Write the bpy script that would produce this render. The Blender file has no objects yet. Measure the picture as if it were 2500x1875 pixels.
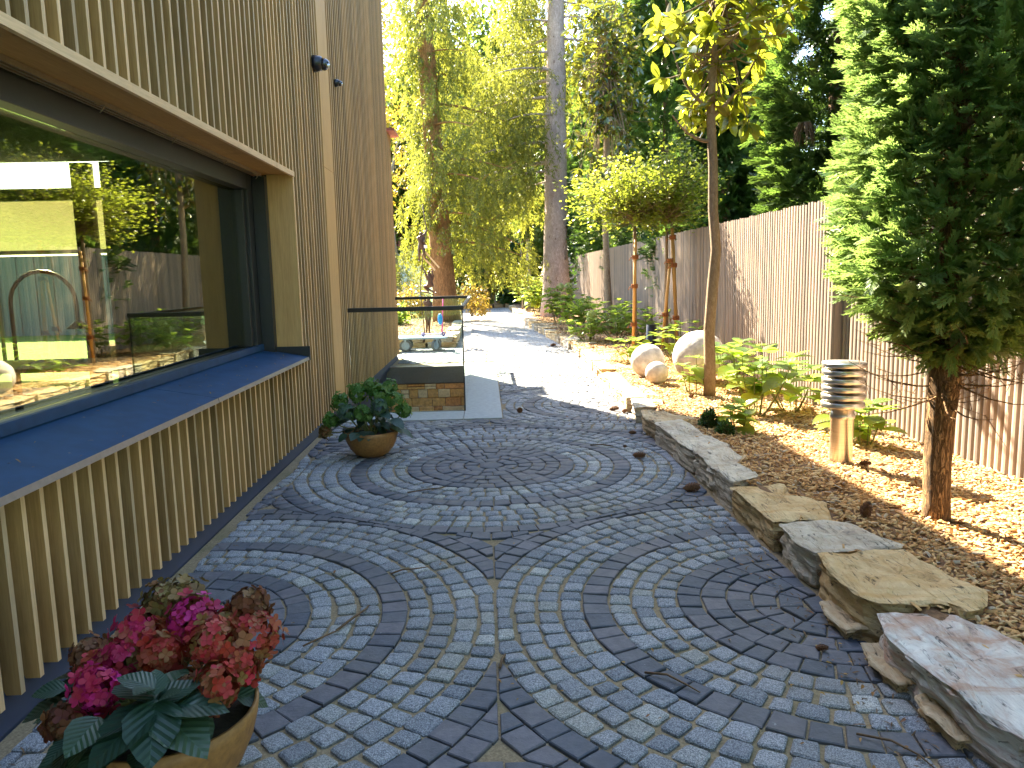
import bpy, math, random
import numpy as np
from mathutils import Matrix, Vector, noise

C = bpy.context.scene.collection
SC = bpy.context.scene
rng = np.random.default_rng(7)
random.seed(7)

# ------------------------------------------------------------------ camera, sky, sun, exposure
cam = bpy.data.cameras.new('camera')
cam.sensor_width = 36.0
cam.lens = 27.07
cam.clip_start = 0.05
cam.clip_end = 600
co = bpy.data.objects.new('camera', cam)
C.objects.link(co)
co.matrix_world = Matrix(((0.9992, 0.0262, -0.0318, 0.0),
                          (-0.0351, 0.1385, -0.9897, 0.0),
                          (-0.0215, 0.9900, 0.1393, 1.6),
                          (0, 0, 0, 1)))
SC.camera = co

SUN_DIR = Vector((-0.455, 0.890, 0.0)).normalized()
SUN_EL = math.radians(39.3)
W = bpy.data.worlds.new('World')
SC.world = W
W.use_nodes = True
wn = W.node_tree
bg = wn.nodes['Background']
sky = wn.nodes.new('ShaderNodeTexSky')
sky.sky_type = 'NISHITA'
sky.sun_disc = False
sky.sun_elevation = SUN_EL
sky.sun_rotation = math.atan2(SUN_DIR.x, SUN_DIR.y) % (2 * math.pi)
sky.air_density = 1.0
sky.dust_density = 0.9
sky.ozone_density = 1.2
wn.links.new(sky.outputs[0], bg.inputs[0])
bg.inputs[1].default_value = 0.092
sl = bpy.data.lights.new('sun', 'SUN')
sl.energy = 5.0
sl.angle = math.radians(0.53)
sl.color = (1.0, 0.89, 0.68)
so = bpy.data.objects.new('sun', sl)
C.objects.link(so)
sv = Vector((SUN_DIR.x * math.cos(SUN_EL), SUN_DIR.y * math.cos(SUN_EL), math.sin(SUN_EL)))
so.rotation_euler = sv.to_track_quat('Z', 'Y').to_euler()
so.location = sv * 60
SC.view_settings.view_transform = 'Standard'
SC.view_settings.look = 'None'
SC.view_settings.gamma = 1.0
SC.view_settings.use_curve_mapping = False
SC.view_settings.exposure = 3.45
SC.render.engine = 'CYCLES'
SC.cycles.use_denoising = True
SC.cycles.max_bounces = 7
SC.cycles.diffuse_bounces = 4
SC.cycles.glossy_bounces = 4
SC.cycles.transmission_bounces = 6
SC.cycles.transparent_max_bounces = 10
SC.cycles.sample_clamp_indirect = 6.0


# ------------------------------------------------------------------ helpers: objects
def tag(o, label=None, cat=None, group=None, kind=None):
    if label: o['label'] = label
    if cat: o['category'] = cat
    if group: o['group'] = group
    if kind: o['kind'] = kind
    return o


def empty(name, loc, label=None, cat=None, group=None, rz=0.0):
    o = bpy.data.objects.new(name, None)
    o.empty_display_size = 0.1
    C.objects.link(o)
    o.location = loc
    o.rotation_euler = (0, 0, rz)
    return tag(o, label, cat, group)


def link(name, me, parent=None, loc=None):
    o = bpy.data.objects.new(name, me)
    C.objects.link(o)
    if parent is not None:
        o.parent = parent
    if loc is not None:
        o.location = loc
    return o


class MB:
    """collects polygons, then links them as one mesh object"""
    def __init__(s):
        s.v, s.f, s.sm, s.mi = [], [], [], []

    def add(s, vs, fs, smooth=False, m=0):
        b = len(s.v)
        s.v.extend([tuple(map(float, p)) for p in vs])
        for f in fs:
            s.f.append(tuple(b + i for i in f))
            s.sm.append(smooth)
            s.mi.append(m)
        return s

    def box(s, x0, x1, y0, y1, z0, z1, m=0):
        vs = [(x, y, z) for z in (z0, z1) for y in (y0, y1) for x in (x0, x1)]
        return s.add(vs, [(0, 2, 3, 1), (4, 5, 7, 6), (0, 1, 5, 4), (2, 6, 7, 3), (0, 4, 6, 2), (1, 3, 7, 5)], m=m)

    def quad(s, a, b, c, d, m=0):
        return s.add([a, b, c, d], [(0, 1, 2, 3)], m=m)

    def tube(s, pts, rad, n=7, smooth=True, jit=0.0, seed=0, m=0, cap=True):
        pts = [Vector(p) for p in pts]
        if not hasattr(rad, '__len__'):
            rad = [rad] * len(pts)
        vs, fs = [], []
        up = None
        for i, p in enumerate(pts):
            d = (pts[min(i + 1, len(pts) - 1)] - pts[max(i - 1, 0)])
            d = d.normalized() if d.length > 1e-9 else Vector((0, 0, 1))
            if up is None:
                up = d.orthogonal().normalized()
            else:
                up = (up - d * up.dot(d))
                up = up.normalized() if up.length > 1e-6 else d.orthogonal().normalized()
            w = d.cross(up)
            for k in range(n):
                a = 2 * math.pi * k / n
                q = (up * math.cos(a) + w * math.sin(a))
                r = rad[i]
                if jit:
                    r *= 1 + jit * noise.noise(Vector((p.x * 6 + q.x * 1.5 + seed, p.y * 6 + q.y * 1.5, p.z * 2.2 + q.z * 1.5)))
                vs.append(p + q * r)
        for i in range(len(pts) - 1):
            for k in range(n):
                fs.append((i * n + k, i * n + (k + 1) % n, (i + 1) * n + (k + 1) % n, (i + 1) * n + k))
        s.add(vs, fs, smooth, m)
        if cap:
            b = len(s.v) - len(vs)
            s.f.append(tuple(b + k for k in reversed(range(n)))); s.sm.append(False); s.mi.append(m)
            e = len(s.v) - n
            s.f.append(tuple(e + k for k in range(n))); s.sm.append(False); s.mi.append(m)
        return s

    def lathe(s, prof, n=32, c=(0, 0, 0), smooth=True, m=0):
        vs, fs = [], []
        for (r, z) in prof:
            for k in range(n):
                a = 2 * math.pi * k / n
                vs.append((c[0] + r * math.cos(a), c[1] + r * math.sin(a), c[2] + z))
        for i in range(len(prof) - 1):
            for k in range(n):
                fs.append((i * n + k, i * n + (k + 1) % n, (i + 1) * n + (k + 1) % n, (i + 1) * n + k))
        return s.add(vs, fs, smooth, m)

    def sphere(s, c, r, n=16, m=0, sx=1, sy=1, sz=1):
        prof = [(max(1e-4, math.sin(math.pi * i / n)), -math.cos(math.pi * i / n)) for i in range(n + 1)]
        vs, fs = [], []
        k2 = 2 * n
        for (a, z) in prof:
            for k in range(k2):
                t = 2 * math.pi * k / k2
                vs.append((c[0] + r * sx * a * math.cos(t), c[1] + r * sy * a * math.sin(t), c[2] + r * sz * z))
        for i in range(n):
            for k in range(k2):
                fs.append((i * k2 + k, i * k2 + (k + 1) % k2, (i + 1) * k2 + (k + 1) % k2, (i + 1) * k2 + k))
        return s.add(vs, fs, True, m)

    def mesh(s, name, mats):
        me = bpy.data.meshes.new(name)
        me.from_pydata(s.v, [], s.f)
        for mm in (mats if isinstance(mats, (list, tuple)) else [mats]):
            me.materials.append(mm)
        me.polygons.foreach_set('use_smooth', s.sm)
        me.polygons.foreach_set('material_index', s.mi)
        me.update()
        return me

    def build(s, name, mats, parent=None, loc=None, bevel=0.0):
        o = link(name, s.mesh(name, mats), parent, loc)
        if bevel:
            md = o.modifiers.new('bevel', 'BEVEL')
            md.width = bevel
            md.segments = 2
            md.limit_method = 'ANGLE'
        return o


def tri_mesh(name, V, F, mats, rnd=None, smooth=False):
    """V (n,3), F (m,3) -> mesh; rnd: a number per face for colour variety"""
    me = bpy.data.meshes.new(name)
    nv, nf = len(V), len(F)
    me.vertices.add(nv)
    me.vertices.foreach_set('co', np.ascontiguousarray(V, np.float32).ravel())
    me.loops.add(nf * 3)
    me.polygons.add(nf)
    me.loops.foreach_set('vertex_index', np.ascontiguousarray(F, np.int32).ravel())
    me.polygons.foreach_set('loop_start', np.arange(0, nf * 3, 3, dtype=np.int32))
    try:
        me.polygons.foreach_set('loop_total', np.full(nf, 3, np.int32))
    except Exception:
        pass
    if smooth:
        me.polygons.foreach_set('use_smooth', np.ones(nf, bool))
    if rnd is not None:
        a = me.attributes.new('rnd', 'FLOAT', 'FACE')
        a.data.foreach_set('value', np.ascontiguousarray(rnd, np.float32))
    for mm in (mats if isinstance(mats, (list, tuple)) else [mats]):
        me.materials.append(mm)
    me.update(calc_edges=True)
    return me


def unit(a):
    a = np.asarray(a, float)
    return a / np.maximum(np.linalg.norm(a, axis=-1, keepdims=True), 1e-9)


def frames(d, up=None, roll=0.0):
    """rotation matrices whose first column is d; second column lies across 'up' with random roll"""
    d = unit(d)
    n = len(d)
    u = np.tile([0, 0, 1.0], (n, 1)) if up is None else np.broadcast_to(up, (n, 3)).astype(float)
    u = u + rng.normal(0, 1, (n, 3)) * roll + 1e-4
    y = unit(np.cross(u, d))
    z = np.cross(d, y)
    return np.stack([d, y, z], 2)


def scatter(name, tm, P, R, S, mats, parent=None, loc=None, rnd=None, smooth=False):
    V, F = tm
    P = np.asarray(P, float)
    n = len(P)
    S = np.broadcast_to(np.asarray(S, float).reshape(-1, 1, 1), (n, 1, 1)) if np.ndim(S) < 2 else np.asarray(S, float)[:, None, :]
    VV = P[:, None, :] + np.einsum('nij,nkj->nki', R, V[None] * S)
    FF = F[None] + (np.arange(n) * len(V))[:, None, None]
    r = rng.random(n) if rnd is None else rnd
    me = tri_mesh(name, VV.reshape(-1, 3), FF.reshape(-1, 3), mats, np.repeat(r, len(F)), smooth)
    return link(name, me, parent, loc)


# ------------------------------------------------------------------ helpers: materials
class NT:
    def __init__(s, name):
        s.m = bpy.data.materials.new(name)
        s.m.use_nodes = True
        s.t = s.m.node_tree
        s.b = s.t.nodes['Principled BSDF']
        s.out = s.t.nodes['Material Output']
        s.tc = None

    def n(s, ty, **kw):
        o = s.t.nodes.new('ShaderNode' + ty)
        for k, v in kw.items():
            setattr(o, k, v)
        return o

    def l(s, a, b):
        s.t.links.new(a, b)

    def co(s, scale=(1, 1, 1), obj=True):
        if s.tc is None:
            s.tc = s.n('TexCoord')
        mp = s.n('Mapping')
        mp.inputs['Scale'].default_value = scale
        s.l(s.tc.outputs['Object' if obj else 'Generated'], mp.inputs[0])
        return mp.outputs[0]

    def pos(s, scale=(1, 1, 1)):
        g = s.n('NewGeometry')
        mp = s.n('Mapping')
        mp.inputs['Scale'].default_value = scale
        s.l(g.outputs['Position'], mp.inputs[0])
        return mp.outputs[0]

    def noise(s, vec, scale, detail=4, rough=.6, dist=0.0):
        t = s.n('TexNoise')
        t.inputs['Scale'].default_value = scale
        t.inputs['Detail'].default_value = detail
        t.inputs['Roughness'].default_value = rough
        t.inputs['Distortion'].default_value = dist
        s.l(vec, t.inputs['Vector'])
        return t.outputs['Fac']

    def ramp(s, fac, stops, interp='LINEAR'):
        r = s.n('ValToRGB')
        r.color_ramp.interpolation = interp
        el = r.color_ramp.elements
        while len(el) < len(stops):
            el.new(0.5)
        for e, (p, c) in zip(el, stops):
            e.position = p
            e.color = (*c, 1) if len(c) == 3 else c
        s.l(fac, r.inputs[0])
        return r.outputs[0]

    def mix(s, fac, a, b, mode='MIX'):
        m = s.n('Mix', data_type='RGBA', blend_type=mode)
        for sock, v in ((m.inputs[0], fac), (m.inputs[6], a), (m.inputs[7], b)):
            if hasattr(v, 'links') or hasattr(v, 'is_linked'):
                s.l(v, sock)
            elif hasattr(v, '__len__'):
                sock.default_value = (*v, 1)
            else:
                sock.default_value = v
        return m.outputs[2]

    def math(s, op, a, b=0.0):
        m = s.n('Math', operation=op)
        for sock, v in ((m.inputs[0], a), (m.inputs[1], b)):
            if hasattr(v, 'is_linked'):
                s.l(v, sock)
            else:
                sock.default_value = v
        return m.outputs[0]

    def var(s):
        """one random number per piece: face attribute 'rnd' plus the object's own"""
        a = s.n('Attribute', attribute_name='rnd')
        o = s.n('ObjectInfo')
        return s.math('FRACT', s.math('ADD', a.outputs['Fac'], o.outputs['Random']))

    def bump(s, h, strength=.3, dist=.01):
        b = s.n('Bump')
        b.inputs['Strength'].default_value = strength
        b.inputs['Distance'].default_value = dist
        s.l(h, b.inputs['Height'])
        s.l(b.outputs[0], s.b.inputs['Normal'])
        return b

    def base(s, c, rough=.6, metal=0.0, spec=.5):
        if hasattr(c, 'is_linked'):
            s.l(c, s.b.inputs['Base Color'])
        else:
            s.b.inputs['Base Color'].default_value = (*c, 1)
        s.b.inputs['Roughness'].default_value = rough
        s.b.inputs['Metallic'].default_value = metal
        s.b.inputs['Specular IOR Level'].default_value = spec
        return s


def plain(name, c, rough=.6, metal=0.0, spec=.5, grain=.12, sc=30.0, bump=.0):
    t = NT(name)
    nz = t.noise(t.co(), sc, 5)
    col = t.ramp(nz, [(.3, tuple(x * (1 - grain) for x in c)), (.7, tuple(min(1, x * (1 + grain)) for x in c))])
    t.base(col, rough, metal, spec)
    if bump:
        t.bump(nz, bump, .01)
    return t.m


def wood(name, a, b, axis=2, rough=.6, sc=1.0):
    t = NT(name)
    s = [26 * sc] * 3
    s[axis] = 1.3 * sc
    v = t.pos(tuple(s))
    nz = t.noise(v, 1.0, 6, .65, .6)
    col = t.ramp(nz, [(.3, a), (.68, b)])
    fine = t.noise(t.pos(tuple(x * 6 for x in s)), 1.0, 3)
    col = t.mix(.25, col, t.ramp(fine, [(.3, tuple(x * .55 for x in a)), (.7, tuple(min(1, x * 1.2) for x in b))]))
    vr = t.var()
    col = t.mix(1.0, col, t.ramp(vr, [(0, (.64, .66, .68)), (.5, (.95, .94, .92)), (1, (1.14, 1.08, 1.0))]), 'MULTIPLY')
    st = t.noise(t.pos((3.1, 3.1, .55)), 1.0, 5, .65)
    col = t.mix(t.ramp(st, [(.56, (0, 0, 0)), (.72, (.38, .38, .38))]), col, tuple(x * .5 for x in a))
    t.base(col, rough, 0, .3)
    t.bump(fine, .12, .004)
    return t.m


def leafmat(name, tops, back=None, trans=(.16, .2, .03), tf=.45, rough=.4, spec=.4, vein=None):
    """leaf: colour varies leaf by leaf, underside may differ, light shines through"""
    t = NT(name)
    vr = t.var()
    k = len(tops)
    col = t.ramp(vr, [(i / max(1, k - 1), c) for i, c in enumerate(tops)])
    nz = t.noise(t.pos(), 9.0, 2)
    col = t.mix(1.0, col, t.ramp(nz, [(.3, (.75, .78, .75)), (.7, (1.15, 1.12, 1.1))]), 'MULTIPLY')
    if back is not None:
        g = t.n('NewGeometry')
        col = t.mix(g.outputs['Backfacing'], col, back)
    if vein:
        sp = t.n('SeparateXYZ')
        t.l(t.co(), sp.inputs[0])
        ay = t.math('ABSOLUTE', sp.outputs[1])
        w_ = t.math('FRACT', t.math('MULTIPLY', t.math('SUBTRACT', sp.outputs[0], t.math('MULTIPLY', ay, .9)), 8.0))
        vv = t.math('MAXIMUM', t.math('LESS_THAN', w_, .07), t.math('LESS_THAN', ay, .011))
        col = t.mix(t.math('MULTIPLY', vv, .32), col, vein)
        t.bump(t.math('MULTIPLY', t.math('ABSOLUTE', t.math('SUBTRACT', w_, .5)), -1.0), .22, .03)
    t.base(col, rough, 0, spec)
    tr = t.n('BsdfTranslucent')
    tcol = t.mix(1.0, trans, t.ramp(vr, [(0, (.7, .75, .7)), (1, (1.2, 1.15, 1.0))]), 'MULTIPLY')
    t.l(tcol, tr.inputs[0])
    mx = t.n('MixShader')
    mx.inputs[0].default_value = tf
    t.l(t.b.outputs[0], mx.inputs[1])
    t.l(tr.outputs[0], mx.inputs[2])
    t.l(mx.outputs[0], t.out.inputs[0])
    return t.m


def glassmat(name, tint=(.9, .95, .9), ior=1.5, refl=(1, 1, 1)):
    t = NT(name)
    t.t.nodes.remove(t.b)
    tr = t.n('BsdfTransparent'); tr.inputs[0].default_value = (*tint, 1)
    gl = t.n('BsdfGlossy'); gl.inputs[0].default_value = (*refl, 1); gl.inputs['Roughness'].default_value = 0.0
    fr = t.n('Fresnel')
    gg = t.n('NewGeometry')
    t.l(t.math('ADD', t.math('MULTIPLY', gg.outputs['Backfacing'], 1 / ior - ior), ior), fr.inputs[0])
    mx = t.n('MixShader')
    t.l(fr.outputs[0], mx.inputs[0]); t.l(tr.outputs[0], mx.inputs[1]); t.l(gl.outputs[0], mx.inputs[2])
    t.l(mx.outputs[0], t.out.inputs[0])
    return t.m


def barkmat(name, a, b, crack=(.05, .035, .025), sc=(22, 22, 6), amt=.5, bump=.6, spots=False):
    t = NT(name)
    v = t.pos(sc)
    n1 = t.noise(v, 1.0, 6, .7, .8)
    col = t.ramp(n1, [(.32, a), (.66, b)])
    cn = t.noise(t.pos((sc[0] * 1.3, sc[1] * 1.3, sc[2] * .8)), 1.0, 5, .7, 1.6)
    e = t.ramp(t.math('ABSOLUTE', t.math('SUBTRACT', cn, .5)), [(0, (1, 1, 1)), (.07, (0, 0, 0))])
    ee = t.math('MULTIPLY', e, amt)
    col = t.mix(ee, col, crack)
    big = t.noise(t.pos((2.5, 2.5, 1.4)), 1.0, 5)
    col = t.mix(1.0, col, t.ramp(big, [(.3, (.72, .72, .74)), (.7, (1.15, 1.12, 1.1))]), 'MULTIPLY')
    if spots:
        n3 = t.noise(t.pos((9, 9, 5)), 1.0, 3)
        col = t.mix(t.ramp(n3, [(.62, (0, 0, 0)), (.70, (.8, .8, .8))]), col, crack)
    t.base(col, .85, 0, .2)
    h = t.math('SUBTRACT', n1, t.math('MULTIPLY', e, .6))
    t.bump(h, bump, .02)
    return t.m


M = {}
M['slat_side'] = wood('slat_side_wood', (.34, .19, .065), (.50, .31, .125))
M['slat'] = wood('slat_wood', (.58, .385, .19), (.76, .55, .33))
M['panel'] = wood('panel_wood', (.47, .275, .10), (.60, .38, .15))
M['soffit'] = wood('soffit_wood', (.42, .23, .07), (.54, .32, .11), axis=1)
M['board'] = wood('board_wood', (.58, .40, .22), (.70, .51, .30), axis=1)
M['dark_wall'] = plain('dark_sheathing', (.06, .045, .03), .8)
M['render'] = plain('pale_render', (.5, .42, .32), .8)
M['plinth'] = plain('plinth_navy', (.012, .026, .062), .6, sc=8)
M['frame'] = plain('anthracite_frame', (.025, .025, .023), .4)
M['track'] = plain('aluminium_track', (.30, .24, .16), .35, .7)
M['sill'] = plain('blue_grey_sill', (.012, .050, .115), .55, 0.0, .22, .2, 9)
M['sill_lip'] = plain('sill_lip', (.22, .20, .19), .4, .3)
M['room_wall'] = plain('room_wall', (.10, .08, .06), .8)
M['room_dark'] = plain('room_dark', (.03, .028, .025), .6)
M['awning'] = None
M['curtain'] = plain('screen_paint', (.13, .18, .22), .8)
M['lawn'] = plain('lawn_green', (.10, .20, .02), .9, grain=.4, sc=60)
M['window_glass'] = glassmat('window_glass', (.70, .72, .56), 2.35, (.97, .97, .84))
M['rail_glass'] = glassmat('rail_glass', (.92, .96, .95), 1.35)
M['black_metal'] = plain('black_metal', (.018, .016, .014), .35)
M['grey_metal'] = plain('grey_metal', (.12, .11, .095), .45, .3)
M['cam_black'] = plain('camera_black', (.012, .013, .018), .3)
M['lens'] = plain('lens_dome', (.01, .012, .02), .05, 0, 1.0)
M['steel'] = None
M['tile'] = plain('roof_tile', (.42, .13, .10), .7, grain=.3, sc=6)
M['white'] = plain('white_paint', (.75, .75, .75), .5)
M['terracotta'] = plain('brown_pot', (.27, .135, .035), .6, grain=.25, sc=45, bump=.15)
M['soil'] = plain('potting_soil', (.03, .022, .014), .95, grain=.5, sc=60, bump=.5)
M['bronze'] = plain('bronze', (.10, .06, .045), .45, .6, grain=.3, sc=20)
M['stake'] = wood('stake_wood', (.52, .27, .07), (.66, .38, .12))
M['tie'] = plain('jute_tie', (.28, .10, .03), .95, grain=.4, sc=80)
M['cart_blue'] = plain('cart_blue', (.32, .42, .52), .4)
M['rubber'] = plain('grey_rubber', (.16, .17, .18), .7)
M['pink'] = plain('pink_plastic', (.75, .03, .28), .35)
M['blue'] = plain('blue_plastic', (.01, .30, .75), .4)
M['lilac'] = plain('lilac_plastic', (.25, .18, .38), .4)
M['cone'] = plain('pine_cone', (.17, .075, .03), .8, grain=.4, sc=90)
M['twig'] = plain('twig', (.13, .075, .035), .85, grain=.3, sc=60)
M['dry_leaf'] = leafmat('dry_leaf', [(.35, .13, .03), (.45, .28, .05), (.22, .07, .02)], trans=(.3, .15, .03), tf=.3)


def _steel():
    t = NT('brushed_steel')
    nz = t.noise(t.co((4, 4, 260)), 1.0, 3)
    t.base(t.ramp(nz, [(.3, (.55, .52, .48)), (.7, (.72, .69, .65))]), .32, 1.0)
    t.bump(nz, .05, .002)
    return t.m


M['steel'] = _steel()


def _granite():
    t = NT('granite')
    p = t.pos()
    sp = t.noise(p, 210, 3, .75)
    sp2 = t.noise(p, 60, 4, .7)
    col = t.ramp(sp, [(.40, (.048, .056, .066)), (.49, (.21, .217, .222)), (.58, (.54, .54, .53))])
    col = t.mix(.35, col, t.ramp(sp2, [(.35, (.12, .13, .15)), (.65, (.40, .41, .425))]))
    vr = t.var()
    col = t.mix(1.0, col, t.ramp(vr, [(0, (.64, .66, .70)), (.35, (.86, .87, .89)), (.75, (1.02, 1.02, 1.04)), (.93, (1.0, .98, .88)), (1, (1.5, 1.45, 1.32))]), 'MULTIPLY')
    dirt = t.noise(t.pos((1.1, 1.1, 1.1)), 1.0, 5)
    col = t.mix(t.ramp(dirt, [(.48, (0, 0, 0)), (.75, (.55, .55, .55))]), col, (.22, .19, .14))
    t.base(col, .8, 0, .35)
    t.bump(t.noise(p, 75, 6, .7), .8, .008)
    return t.m


def _basalt():
    t = NT('basalt')
    p = t.pos()
    n1 = t.noise(p, 16, 6, .7)
    col = t.ramp(n1, [(.3, (.058, .064, .075)), (.7, (.112, .116, .128))])
    vr = t.var()
    col = t.mix(1.0, col, t.ramp(vr, [(0, (.7, .78, .9)), (.5, (.98, .98, 1.0)), (1, (1.35, 1.22, 1.22))]), 'MULTIPLY')
    sp = t.noise(p, 40, 2)
    col = t.mix(t.ramp(sp, [(.72, (0, 0, 0)), (.76, (.6, .6, .6))]), col, (.35, .35, .36))
    dirt = t.noise(t.pos((1.3, 1.3, 1.3)), 1.0, 5)
    col = t.mix(t.ramp(dirt, [(.5, (0, 0, 0)), (.8, (.5, .5, .5))]), col, (.16, .135, .10))
    t.base(col, .62, 0, .4)
    t.bump(t.noise(p, 34, 6, .65), .5, .008)
    return t.m


def _sand():
    t = NT('joint_sand')
    p = t.pos()
    n1 = t.noise(p, 90, 5, .7)
    col = t.ramp(n1, [(.3, (.17, .125, .072)), (.7, (.36, .275, .165))])
    mo = t.noise(t.pos((1.4, 1.4, 1.4)), 1.0, 5)
    col = t.mix(t.ramp(mo, [(.52, (0, 0, 0)), (.68, (.6, .6, .6))]), col, (.07, .085, .03))
    t.base(col, .95, 0, .1)
    t.bump(n1, .6, .006)
    return t.m


def _rock(name, top, vein, dark):
    t = NT(name)
    n1 = t.noise(t.co((7, 2.2, 26)), 1.0, 8, .7, .9)
    col = t.ramp(n1, [(.28, dark), (.42, tuple((a + b) / 2 for a, b in zip(top, vein))), (.52, top), (.66, tuple(min(.7, x * 1.25) for x in top))])
    n2 = t.noise(t.co((1.6, 6, 10)), 1.0, 5, .6, 1.2)
    col = t.mix(t.ramp(n2, [(.48, (0, 0, 0)), (.66, (.8, .8, .8))]), col, vein)
    vo = t.noise(t.co((30, 5, 30)), 1.0, 4, .7, 1.5)
    col = t.mix(t.ramp(vo, [(.33, (.85, .85, .85)), (.42, (0, 0, 0))]), col, tuple(x * .4 for x in dark))
    t.base(col, .85, 0, .25)
    h = t.math('ADD', n1, t.math('MULTIPLY', vo, .6))
    t.bump(h, .9, .02)
    return t.m


M['granite'] = _granite()
M['basalt'] = _basalt()
M['sand'] = _sand()


def _farpave():
    t = NT('far_paving')
    vo = t.n('TexVoronoi', feature='DISTANCE_TO_EDGE')
    vo.inputs['Scale'].default_value = 8.5
    vo.inputs['Randomness'].default_value = .55
    t.l(t.pos((1, 1, 0)), vo.inputs['Vector'])
    e = t.ramp(vo.outputs['Distance'], [(.02, (1, 1, 1)), (.07, (0, 0, 0))])
    col = t.ramp(t.noise(t.pos((9, 9, 0)), 1.0, 4), [(.3, (.32, .31, .29)), (.7, (.50, .48, .45))])
    col = t.mix(e, col, (.18, .14, .09))
    t.base(col, .85, 0, .3)
    t.bump(e, -.4, .01)
    return t.m


M['farpave'] = _farpave()
M['rock_tan'] = _rock('rock_tan', (.52, .40, .25), (.44, .27, .12), (.12, .09, .06))
M['rock_grey'] = _rock('rock_grey', (.54, .475, .37), (.42, .32, .22), (.10, .09, .085))
M['rock_pale'] = _rock('rock_pale', (.58, .54, .48), (.42, .24, .15), (.08, .08, .085))
M['rock_ochre'] = _rock('rock_ochre', (.58, .42, .22), (.50, .30, .11), (.09, .07, .045))
M['slab'] = plain('slab_stone', (.33, .35, .34), .75, grain=.14, sc=18, bump=.15)
M['veneer1'] = plain('veneer_ochre', (.66, .36, .10), .85, grain=.3, sc=22, bump=.6)
M['veneer2'] = plain('veneer_cream', (.70, .52, .28), .85, grain=.22, sc=22, bump=.6)
M['veneer3'] = plain('veneer_rust', (.60, .27, .07), .85, grain=.35, sc=22, bump=.6)
M['mortar'] = plain('mortar', (.14, .09, .05), .95)
M['soilbed'] = plain('bed_soil', (.17, .09, .04), .95, grain=.45, sc=40, bump=.6)
M['fence'] = wood('fence_slat', (.24, .185, .15), (.36, .29, .24), sc=.7)
M['fence_back'] = plain('fence_backing', (.19, .14, .115), .85)
M['ball'] = plain('white_stone_ball', (.50, .46, .41), .8, grain=.32, sc=11, bump=.9)
M['bark_pine'] = barkmat('bark_pine', (.43, .32, .275), (.62, .49, .43), (.11, .05, .03), (12, 12, 7), .35, .5, True)
M['bark_orange'] = barkmat('bark_orange', (.30, .15, .06), (.48, .27, .11), (.09, .045, .02), (16, 16, 4), .7, .8)
M['bark_thuja'] = barkmat('bark_thuja', (.30, .165, .075), (.50, .30, .14), (.05, .025, .015), (30, 30, 7), .8, 1.0)
M['bark_smooth'] = barkmat('bark_smooth', (.22, .15, .085), (.37, .28, .18), (.12, .075, .04), (35, 35, 16), .25, .35, True)
M['bark_dark'] = barkmat('bark_dark', (.10, .065, .04), (.19, .13, .08), (.03, .02, .015), (14, 14, 4), .7, .8)
M['bark_grey'] = barkmat('bark_grey', (.26, .22, .19), (.40, .35, .31), (.10, .08, .07), (16, 16, 6), .4, .5)
M['stem'] = plain('green_stem', (.14, .15, .04), .7)

M['chip'] = None


def _chip():
    t = NT('wood_chip')
    vr = t.var()
    col = t.ramp(vr, [(0, (.24, .115, .04)), (.25, (.42, .22, .08)), (.6, (.54, .32, .13)), (.9, (.64, .44, .21)), (1, (.42, .36, .28))])
    t.base(col, .85, 0, .2)
    return t.m


M['chip'] = _chip()
L = {}
M['awning'] = leafmat('awning_fabric', [(.75, .74, .66)], trans=(.70, .64, .56), tf=.42, rough=.9, spec=.1)
L['spruce'] = leafmat('spruce_needles', [(.05, .075, .012), (.10, .115, .016), (.14, .14, .02)], trans=(.32, .33, .045), tf=.47, rough=.5)
L['pine'] = leafmat('pine_needles', [(.05, .07, .018), (.09, .10, .02)], trans=(.26, .24, .04), tf=.4, rough=.5)
L['thuja'] = leafmat('thuja_scales', [(.085, .17, .035), (.14, .235, .06), (.21, .28, .11)], trans=(.29, .42, .11), tf=.46, rough=.32, spec=.8)
L['thuja_dark'] = leafmat('thuja_dark', [(.026, .065, .016), (.045, .09, .022), (.08, .125, .025)], trans=(.18, .30, .05), tf=.38, rough=.45)
L['magnolia'] = leafmat('magnolia_leaf', [(.035, .075, .012), (.06, .11, .015), (.09, .12, .02)], back=(.20, .12, .03), trans=(.40, .45, .035), tf=.42, rough=.16, spec=.8)
L['magnolia_b'] = leafmat('bronze_magnolia_leaf', [(.02, .05, .012), (.035, .07, .014), (.05, .085, .015)], back=(.15, .085, .022), trans=(.26, .29, .03), tf=.34, rough=.16, spec=.8)
L['lime'] = leafmat('lime_leaf', [(.08, .12, .012), (.11, .14, .016), (.12, .13, .02)], trans=(.42, .48, .05), tf=.46, rough=.45)
L['hydr'] = leafmat('hydrangea_leaf', [(.07, .14, .02), (.10, .18, .026), (.12, .18, .035)], trans=(.44, .56, .07), tf=.48, rough=.38, spec=.45)
L['hydr_dark'] = leafmat('hydrangea_dark', [(.018, .05, .030), (.026, .062, .040), (.035, .07, .030)], trans=(.05, .09, .03), tf=.2, rough=.42, spec=.45, vein=(.06, .12, .07))
L['hydr_v'] = leafmat('hydrangea_veined', [(.06, .12, .018), (.085, .15, .022), (.10, .15, .03)], trans=(.44, .58, .08), tf=.5, rough=.38, spec=.4, vein=(.17, .24, .07))
L['gold'] = leafmat('golden_leaf', [(.16, .12, .012), (.22, .15, .014), (.14, .15, .015)], trans=(.62, .46, .03), tf=.5)
L['ivy'] = leafmat('ivy_leaf', [(.018, .05, .014), (.03, .075, .018), (.05, .10, .02)], trans=(.10, .2, .03), tf=.3, rough=.3, spec=.6)
L['tree'] = leafmat('tree_leaf', [(.06, .09, .012), (.09, .12, .018), (.12, .13, .02)], trans=(.19, .25, .035), tf=.42)
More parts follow.
